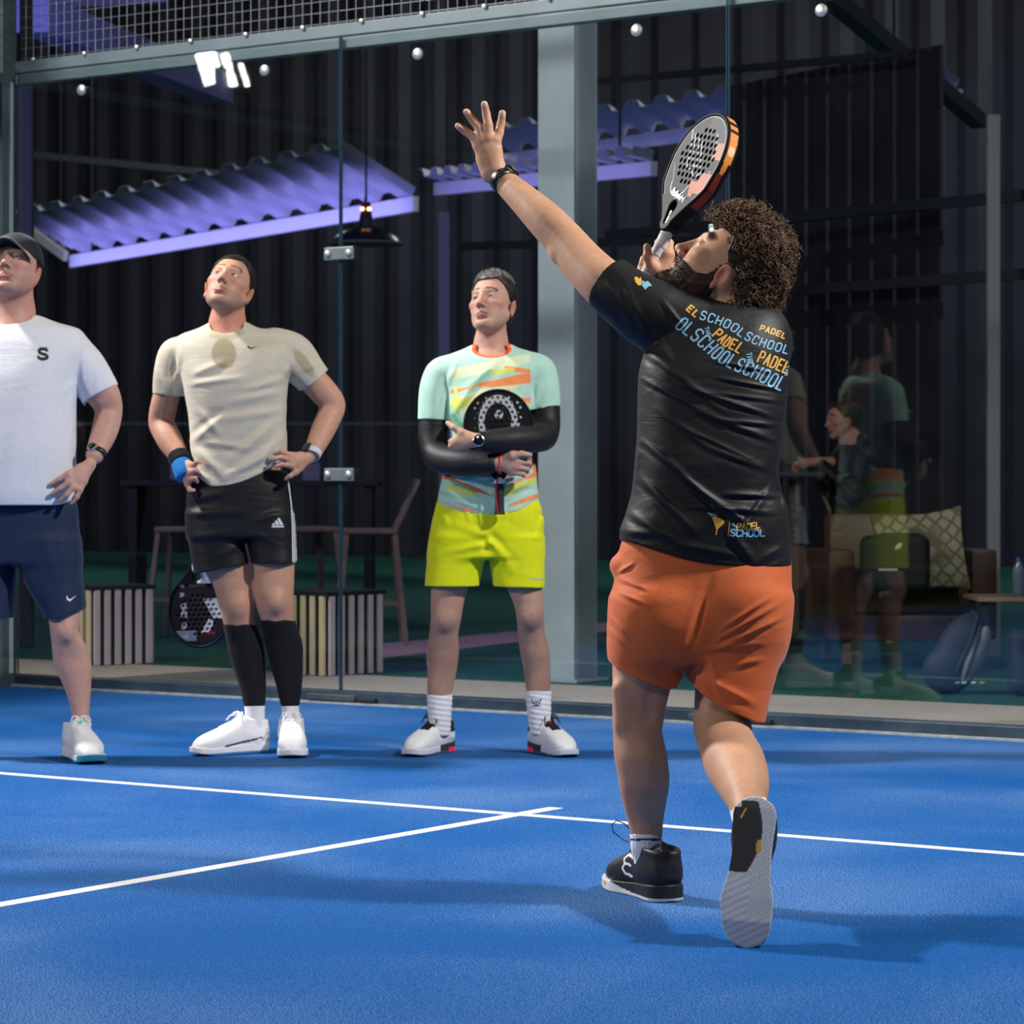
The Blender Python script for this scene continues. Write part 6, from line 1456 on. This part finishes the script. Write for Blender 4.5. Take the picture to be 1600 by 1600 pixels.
# pendant lamp
g = W(572, 381, 20.0); r = empty('pendant_lamp', g, 0, 'dark dome pendant lamp with two small glowing bulbs above the glass seam', 'lamp')
mb = MB(); mb.lathe([(.270,0),(.262,.012),(.235,.045),(.18,.085),(.10,.115),(.055,.13),(.045,.20),(.03,.26)], (0,0,0), 36, 0); mb.build('shade', mat('dark_enamel', (.015,.02,.035), .25), r, True)
mb = MB(); mb.tube([(.268*math.cos(t),.268*math.sin(t),0) for t in np.linspace(0,6.283,40)], .007, 6, 0, False); mb.build('rim', mat('worn_rim', (.18,.15,.15), .4), r, True)
mb = MB(); mb.tube([(0,0,.25),(0,0,9.0-g.z)], .008, 6); mb.build('cable', M['dark'], r)
tk = -F2
for sx in (-1,1):
    mb = MB(); q = R2*(.025*sx)+tk*.06; mb.lathe([(.0,-.014),(.012,-.008),(.016,0),(.012,.008),(.002,.014)], (q[0],q[1],.245), 12); mb.build('bulb', mat('warm_bulb', (1,.5,.3), .5, emit=(1,.42,.22), estr=5), r, True)
mb = MB(); q = tk*.03; mb.box((q[0],q[1],.245), (.05,.05,.10)); mb.build('socket', M['dark'], r)
# corrugated eaves washed by violet light
M['gutter'] = mat('pale_gutter', (.72,.70,.74), .4)
M['eave'] = mat('pale_corrugated_sheet', (.34,.34,.40), .35, .0, .1, 30)
def eave(name, label, a, b, ribdir, n, energy, colr, gut=.14, depth=1.3, fine=True, lit=1.0):
    A, Bv = W(*a), W(*b); e = (Bv-A); Ln = e.length; e.normalize(); rd = Vector((R2[0]*ribdir[0]+F2[0]*ribdir[1], R2[1]*ribdir[0]+F2[1]*ribdir[1], ribdir[2])); 
    r = empty(name, A, 0, label, 'roof'); m = int(n*8); V = []; F = []
    for i in range(m+1):
        t = i/m; ph = (t*n) % 1; hgt = .075*(1 if ph < .38 else 0)
        p0 = e*(Ln*t); 
        for u in (0,1): V.append(p0 + rd*(u*depth) + Vector((0,0,hgt)))
    for i in range(m): F.append((2*i,2*i+1,2*i+3,2*i+2))
    o = mesh_obj('corrugated_sheet', [tuple(v) for v in V], F, M['eave'], r, False)
    so = o.modifiers.new('t','SOLIDIFY'); so.thickness = .004
    mb = MB(); side = Vector((rd.x, rd.y, 0)).normalized(); mb.bar((0,0,-gut/2-.01), tuple(e*Ln+Vector((0,0,-gut/2-.01))), .06, gut, (0,0,1)); mb.build('gutter', M['gutter'], r)
    for t in (.1,.9):
        q0 = e*(Ln*t)+side*.1; mb = MB(); mb.tube([tuple(q0), (q0.x,q0.y,9.0-A.z)], .012, 6); mb.build('hanger_rod', M['dark'], r)
    mid = A + e*(Ln/2) + side*.42 + Vector((0,0,-.30))
    l = bpy.data.lights.new('violet_strip_light', 'AREA'); l.shape = 'RECTANGLE'; l.size = Ln; l.size_y = .06; l.energy = energy*.8; l.color = colr; l.spread = math.radians(150)
    lo = bpy.data.objects.new('violet_strip_light', l); C.objects.link(lo); lo.location = mid
    z = -(A+e*(Ln/2)+side*.10+Vector((0,0,.0))-mid).normalized(); x = e; y = z.cross(x); lo.rotation_euler = Matrix((x,y,z)).transposed().to_euler()
    return r
VI = (.33,.31,1.0)
eave('lit_eave', 'violet lit corrugated eave above the man in beige', (112,398,35.0), (650,305,27.8), (-.84,-.54,.50), 13, 42, VI, .15, .85)
eave('lit_eave', 'short violet lit corrugated eave by the head of the man in the cap', (48,352,36.6), (103,392,35.4), (-.3,.8,.60), 4, 9, VI, .12, .7)
eave('lit_eave', 'thin violet eave behind the raised hand', (682,284,26.5), (1022,250,22.8), (-.80,-.60,.15), 14, 7, VI, .12, .22)
eave('lit_eave', 'dim blue violet eave above the racket', (782,240,31.0), (1500,138,24.0), (-.80,-.55,.50), 15, 3.6, (.12,.2,1.0), .14, .40)
# hall columns and rafters
def beam(name, a, b, wd, th, m, label, cat='beam'):
    A, Bv = W(*a), W(*b); mb = MB(); mb.bar(A, Bv, wd, th, (0,0,1)); o = mb.build(name, m); return tag(o, label, cat)
M['colgrey'] = mat('violet_grey_steel', (.10,.11,.20), .5, 0, .2, 60); M['colgrey2'] = mat('pale_grey_steel', (.20,.23,.26), .5)
def post(px, pyt, Z, wd, m, label):
    t = W(px, pyt, Z); mb = MB(); mb.box((0,0,t.z/2), (wd,wd,t.z), None, 0, .004); o = mb.build('hall_post', m); o.location = (t.x,t.y,0); o.rotation_euler[2] = YAW; return tag(o, label, 'post')
post(694, 332, 19.5, .075, M['colgrey'], 'slim violet grey post left of the man with folded arms')
post(1552, 180, 16.0, .070, M['colgrey2'], 'slim pale grey post near the right edge, above the armchair')
post(40, 120, 17.0, .09, M['dark'], 'dark post behind the left corner of the glass')
beam('roof_beam', (50,22,17), (345,140,22), .20, .22, mat('violet_lit_steel', (.12,.14,.42), .5), 'blue violet roof beam slanting behind the mesh at top left')  # purple light on this rafter is put into its base colour
beam('roof_beam', (50,6,20), (260,-6,20), .1, .10, mat('violet_painted_steel', (.16,.17,.45), .5), 'thin violet beam at the very top left')
l = bpy.data.lights.new('violet_wash', 'AREA'); l.size = 2.5; l.energy = 40; l.color = VI; lo = bpy.data.objects.new('violet_wash', l); C.objects.link(lo); lo.location = W(60, 250, 15); aim(lo, W(180, 60, 19))
M['rail'] = mat('dim_grey_rail', (.040,.045,.050), .45)
beam('roof_beam', (1290,-10,20), (1530,190,24), .13, .12, M['rail'], 'dark roof beam slanting at top right')
for a, b, wd, lb in (((950,368,21),(1600,305,18),.07,'grey wall rail level with the racket'), ((930,128,22),(1400,85,19),.05,'thin dim rail high above the racket'), ((30,240,40),(345,272,40),.10,'dim horizontal rail at upper left'),
                     ((30,662,22),(700,662,22),.025,'faint rail behind the three men'), ((1230,455,20),(1600,428,18),.07,'dark rail right of the curly hair'), ((720,385,22),(1180,372,20),.06,'dark rail behind the racket hand')):
    beam('wall_rail', a, b, wd, wd, M['rail'], lb, 'rail')
# corrugated cladding patch, paler, on the right
A, Bv = W(1135, 500, 21.0), W(1475, 500, 19.0); e = Bv-A; V = []; F = []; n = 60
for i in range(n+1):
    t = i/n; off = .035 if (i % 6) in (0,1,2) else 0; q = A+e*t; q = q+Vector((F2[0],F2[1],0))*off; V += [(q.x,q.y,0.0),(q.x,q.y,4.0)]
for i in range(n): F.append((2*i,2*i+1,2*i+3,2*i+2))
o = mesh_obj('corrugated_panel', V, F, mat('grey_corrugated_steel', (.05,.052,.052), .4, .3, 0, 1, .3, 1.5), None, False); o.modifiers.new('t','SOLIDIFY').thickness = .004; tag(o, 'grey corrugated panel behind the racket and curly hair', 'panel')
# armchair
g = seatpos(1405, 15.6); r = empty('armchair', g, YAW+.10, 'brown leather armchair with low arms behind the glass', 'armchair')
def cush(name, c, d, rot=None, m='leather', bev=.04): mb = MB(); mb.box(c, d, rot, 0, bev); return mb.build(name, M[m], r, True)
cush('seat_cushion', (0,0,.36), (.66,.60,.16)); cush('backrest', (0,.30,.56), (.70,.16,.52), Matrix.Rotation(-.12,3,'X'))
for sx in (-1,1): cush('armrest', (sx*.40,0,.38), (.15,.66,.50), None, 'leather', .03)
cush('base_frame', (0,0,.20), (.68,.60,.14), None, 'leather', .02)
for sx in (-1,1):
    for sy in (-1,1): cush('leg', (sx*.36,sy*.26,.065), (.05,.05,.13), None, 'wood', .008)
# pillow
g = W(1438, 862, 15.20); s = SDF(); 
def pil(P):
    x, y, z = P[:,0], P[:,1], P[:,2]; a = .265-.035*(1-(z/.265)**2); b_ = .235-.035*(1-(x/.265)**2); q = np.maximum(np.abs(x)-a, np.abs(z)-b_); th = .085*np.clip(1-(x/.27)**2,0,1)**.6*np.clip(1-(z/.24)**2,0,1)**.6+.006
    return (np.maximum(q, np.abs(y)-th)*.7).astype(f32)
s.items.append((pil, np.array([-.3,-.12,-.28]), np.array([.3,.12,.28]), 'u', 0))
def pm():
    m, nt, b = new_mat('cream_lattice_fabric'); tc = nt.nodes.new('ShaderNodeTexCoord'); mp = nt.nodes.new('ShaderNodeMapping'); mp.inputs['Rotation'].default_value = (0, math.radians(45), 0); mp.inputs['Scale'].default_value = (16,16,16)
    ck = nt.nodes.new('ShaderNodeTexVoronoi'); ck.feature = 'DISTANCE_TO_EDGE'; ck.inputs['Randomness'].default_value = .25; ck.inputs['Scale'].default_value = 1.0
    nt.links.new(tc.outputs['Object'], mp.inputs[0]); nt.links.new(mp.outputs[0], ck.inputs['Vector']); cr = nt.nodes.new('ShaderNodeValToRGB'); cr.color_ramp.elements[0].color = (.22,.20,.12,1); cr.color_ramp.elements[1].color = (.50,.47,.33,1); cr.color_ramp.elements[0].position = .05; cr.color_ramp.elements[1].position = .18
    nt.links.new(ck.outputs['Distance'], cr.inputs[0]); nt.links.new(cr.outputs[0], b.inputs['Base Color']); b.inputs['Roughness'].default_value = .9; return m
o = sdf_obj('pillow', s, .006, pm(), None, None, 1); o.location = g; o.rotation_euler = (-.15, -.09, YAW+.08); tag(o, 'cream lattice patterned pillow leaning in the armchair', 'pillow')
# black tote bag
g = W(1398, 880, 14.90); r = empty('tote_bag', g, YAW, 'black bag with a pale leaf mark standing before the pillow', 'bag')
s = SDF(); s.box((0,0,0), (.185,.07,.15), .05, None, 0); s.box((.03,0,.05), (.13,.06,.11), .05, None, .03); sdf_obj('bag_body', s, .006, M['dark'], r, None, 1)
for x, z, w_, h_ in ((-.045,-.032,.10,.012),): mb = MB(); mb.box((x,-.072,z), (w_,.004,h_)); mb.build('white_label', mat('white_label', (.55,.55,.55), .6), r)
mb = MB(); mb.add([(-.005,-.077,.075),(.02,-.077,.082),(.032,-.077,.108),(.012,-.077,.112),(-.008,-.077,.09),(-.008,-.077,.07)], [(0,1,2,3,4,5)]); mb.build('leaf_mark', mat('pale_leaf_print', (.55,.55,.35), .6), r)
# backpack
g = ground(1500, 1082); r = empty('backpack', (g.x,g.y,0), YAW, 'navy and grey backpack leaning on the turf behind the glass', 'backpack')
Rb = rotm(0,0,.42); s = SDF(); s.ell((0,0,.19), (.115,.085,.20), Rb, 0); s.ell((-.07,0,.10), (.11,.08,.10), None, .05); s.cut((0,0,0), (0,0,-1)); sdf_obj('bag_body', s, .005, M['navy'], r, None, 1)
s = SDF(); s.ell((.060,-.052,.18), (.052,.055,.150), Rb, 0); s.cut((0,0,.02), (0,0,-1)); sdf_obj('grey_panel', s, .005, M['grey_fab'], r, None, 1)
A, B = tube_arrays([[(.0,-.10,.05),(.035,-.105,.15),(.07,-.10,.26),(.085,-.06,.33)], [(-.03,-.08,.10),(.03,-.095,.24),(.075,-.06,.36),(.06,0,.385)]], [[.008]*4,[.010]*4], 8); mesh_obj('strap', A, B, M['navy'], r)
for x, c in ((-.03,(.10,.35,.7)),(.0,(.7,.7,.7)),(.045,(.7,.7,.7)),(.085,(.55,.55,.02))): mb = MB(); mb.box((x,-.115,.055), (.022,.01,.010), None, 0, .003); mb.build('zip_tag', mat('zip_tag', c, .5), r)
# second dark bag, coffee table, bottle
g = ground(1552, 1086); s = SDF(); s.box((0,0,.15), (.07,.08,.15), .04, None, 0); s.ell((0,-.05,.10), (.05,.05,.09), None, .03); o = sdf_obj('duffel_bag', s, .006, M['navy'], None, None, 1); o.location = (g.x+.1,g.y+.12,0); o.rotation_euler[2] = YAW; tag(o, 'dark upright bag just right of the backpack', 'bag')
g = seatpos(1600, 14.6); r = empty('low_table', g, YAW, 'low table with pale wooden top at the right edge', 'table')
tz = W(1600, 934, 14.6).z
mb = MB(); mb.box((.02,0,tz), (.60,.5,.022), None, 0, .004); mb.build('table_top', mat('pale_wood', (.30,.20,.14), .5, 0, 0, 1, .2, 6), r)
for sx in (-1,1): 
    for sy in (-1,1): mb = MB(); mb.box((.02+sx*.26,sy*.2,tz/2), (.035,.035,tz-.02)); mb.build('leg', M['dark'], r)
g = W(1592, 934, 14.55); r = empty('water_bottle', (g.x,g.y,tz+.011), 0, 'clear water bottle with blue cap on the low table', 'bottle')
mb = MB(); mb.lathe([(.030,0),(.034,.01),(.034,.13),(.030,.145),(.014,.175),(.013,.185)], (0,0,0), 20); mb.build('bottle_body', mat('bluish_plastic', (.14,.18,.26), .15), r, True)
mb = MB(); mb.lathe([(.0145,.182),(.0145,.198),(.013,.200)], (0,0,0), 16); mb.build('cap', mat('blue_cap', (.02,.08,.4), .4), r, True)
g = seatpos(1240, 17.5); r = empty('high_table', g, YAW, 'dark high table under the seated person hand', 'table'); r['label'] = 'dark high table at the right side of the player, by the seated person'
tz = W(1250, 738, 17.5).z
mb = MB(); mb.box((0,0,tz-.015), (.34,.5,.03), None, 0, .004); mb.build('table_top', mat('dark_table_top', (.04,.045,.05), .3), r)
mb = MB(); mb.box((0,0,tz/2-.02), (.06,.06,tz-.05)); mb.build('pedestal', mat('olive_wood', (.05,.04,.018), .6), r); mb = MB(); mb.box((0,0,.012), (.34,.4,.024), None, 0, .004); mb.build('foot', M['dark'], r)
bar_stool(1360, 17.6, 2.6, 'wooden bar stool holding the seated person in the dark hoodie', True)
# seated person in dark clothes
def build_E():
    p = Person(1340, 17.6, 'person in a dark hoodie seated on a bar stool behind the glass'); L = p.L; b = p.body
    hc = L(1316, 655, 0); Hm = frame((-.93,-.25,-.12), (-.1,0,.99)); add_head(b, hc, Hm, 1.0)
    b.cap(L(1322,668,0), L(1332,695,0), .055, .06, .02); b.cap(L(1332,695,0), L(1345,800,0), .09, .11, .03)
    p.hand(b, (1262,722,-.05), [[(1250,722,-.07),(1242,724,-.08),(1238,730,-.08)],[(1250,727,-.05),(1242,729,-.06),(1238,734,-.06)],[(1251,731,-.03),(1243,733,-.04),(1240,736,-.04)],[(1252,733,-.01),(1246,735,-.02),(1243,736,-.02)]], [(1256,719,-.06),(1248,716,-.08)], .009)
    b.cap(L(1262,722,-.05), L(1300,722,-.05), .028, .035, .01)
    for dv in (-.10,.10): b.chain([L(1345,880,dv), L(1300,888,dv*1.2), L(1304,955,dv*1.2), L(1305,985,dv*1.2), L(1290,992,dv*1.2)], [.08,.055,.042,.035,.03], .02)
    p.obj('body', b, .006, M['skin'], lambda V: head_color(V, hc, Hm, 1.0, (.42,.20,.13), .1, (.03,.02,.02)))
    hair_shell(p, hc, Hm, 1.0, .014, .075, .010, -.08, (.03,.018,.012), .005, .003, 110)
    s = SDF(); p.vl(s, [(690,1312,1352,.0,.08,2),(715,1298,1375,0,.13,2.3),(780,1296,1392,0,.15,2.4),(850,1300,1395,0,.16,2.4),(885,1300,1395,0,.16,2.4)], 0, .02)
    s.ell(L(1342,690,0), (.075,.09,.06), None, .03); s.chain([L(1345,720,-.14), L(1335,775,-.20), L(1285,728,-.10)], [.065,.058,.042], .03)
    folds(p, s, [(1310,740,1380,780,5,.006),(1300,800,1380,810,5,.006)], .004, 16, 4); p.obj('hoodie', s, .006, M['cloth_black'], (.006,.006,.008))
    s = SDF()
    for dv in (-.10,.10): s.chain([L(1350,880,dv), L(1298,890,dv*1.2), L(1303,945,dv*1.2), L(1305,972,dv*1.2)], [.10,.072,.058,.05], .03)
    p.obj('trousers', s, .006, M['cloth'], (.045,.028,.018))
    for dv in (-.12,.12):
        q = L(1316,1001,dv); shoe(p, (q[0], q[1], 0.0), (-.95,-.1,0), upper=(.05,.09,.05), sole=(.10,.14,.08), lace=(.1,.15,.1), hvox=.006)
    return p
build_E()

r = empty('floodlight', (-13.9,-15.7,0), 0, 'cluster of bright lamp heads on a pole mirrored in the top left of the glass', 'floodlight')
tgt = Vector((-1.2,0,2.9)); P0 = Vector((-13.9,-15.7,6.0)); d = (tgt-P0).normalized(); q = d.to_track_quat('-Z','Y').to_matrix(); sd = q @ Vector((1,0,0))
mb = MB(); mb.box((0,0,3.0), (.12,.12,6.0)); mb.build('pole', M['steel'], r)
for ox, wd, hh, oz in ((-.14,.24,.40,.0),(.09,.09,.40,-.03),(.27,.05,.28,-.09)):
    mb = MB(); mb.box(Vector((0,0,6.0+oz))+sd*ox, (wd,hh,.03), q @ Matrix.Rotation(.28,3,'Z')); mb.build('lamp_head', mat('lamp_head_glow', (1,1,1), .5, emit=(1,.99,.95), estr=30), r)

for k, (p, e) in enumerate(FILL_LAMPS):  # bodies for the added hall fill, out of view
    lb = ('first from the left','second from the left','third from the left','fourth from the left')[(1,2,3,0)[k]]
    r = empty('added_fill_lamp', (p[0],p[1],p[2]), 0, 'dim rectangular added fill lamp under the hall ceiling, '+lb, 'lamp', None)
    mb = MB(); mb.box((0,0,.10), (1.7,1.1,.08), None, 0, .01); mb.build('housing', M['dark'], r)
    mb = MB(); mb.tube([(0,0,.12),(0,0,.41)], .02, 8); mb.build('hanger_rod', M['dark'], r)
# ------------------------------------------------------------------ floodlight heads over the court
for (p, t, e), lb in zip(FLOODS, ('floodlight on a pole at the left side near the back glass','floodlight on a pole at the right side near the back glass','floodlight on a pole at the left side far from the back glass','floodlight on a pole at the right side far from the back glass')):
    r = empty('floodlight', (p[0], p[1], 0), 0, lb, 'floodlight'); P0 = Vector(p); d = (Vector(t)-P0).normalized(); q = d.to_track_quat('-Z','Y').to_matrix()
    mb = MB(); mb.box((0,0,p[2]/2+.1), (.10,.10,p[2]+.2)); mb.build('pole', M['steel'], r)
    mb = MB(); mb.box(Vector((0,0,p[2]))-d*.06, (.56,.40,.06), q, 0, .006); mb.build('housing', M['dark'], r)
    mb = MB(); mb.box(Vector((0,0,p[2]))-d*.020, (.50,.34,.006), q); mb.build('lens', mat('floodlight_lens', (1,1,1), .5, emit=(1,.98,.95), estr=14), r)
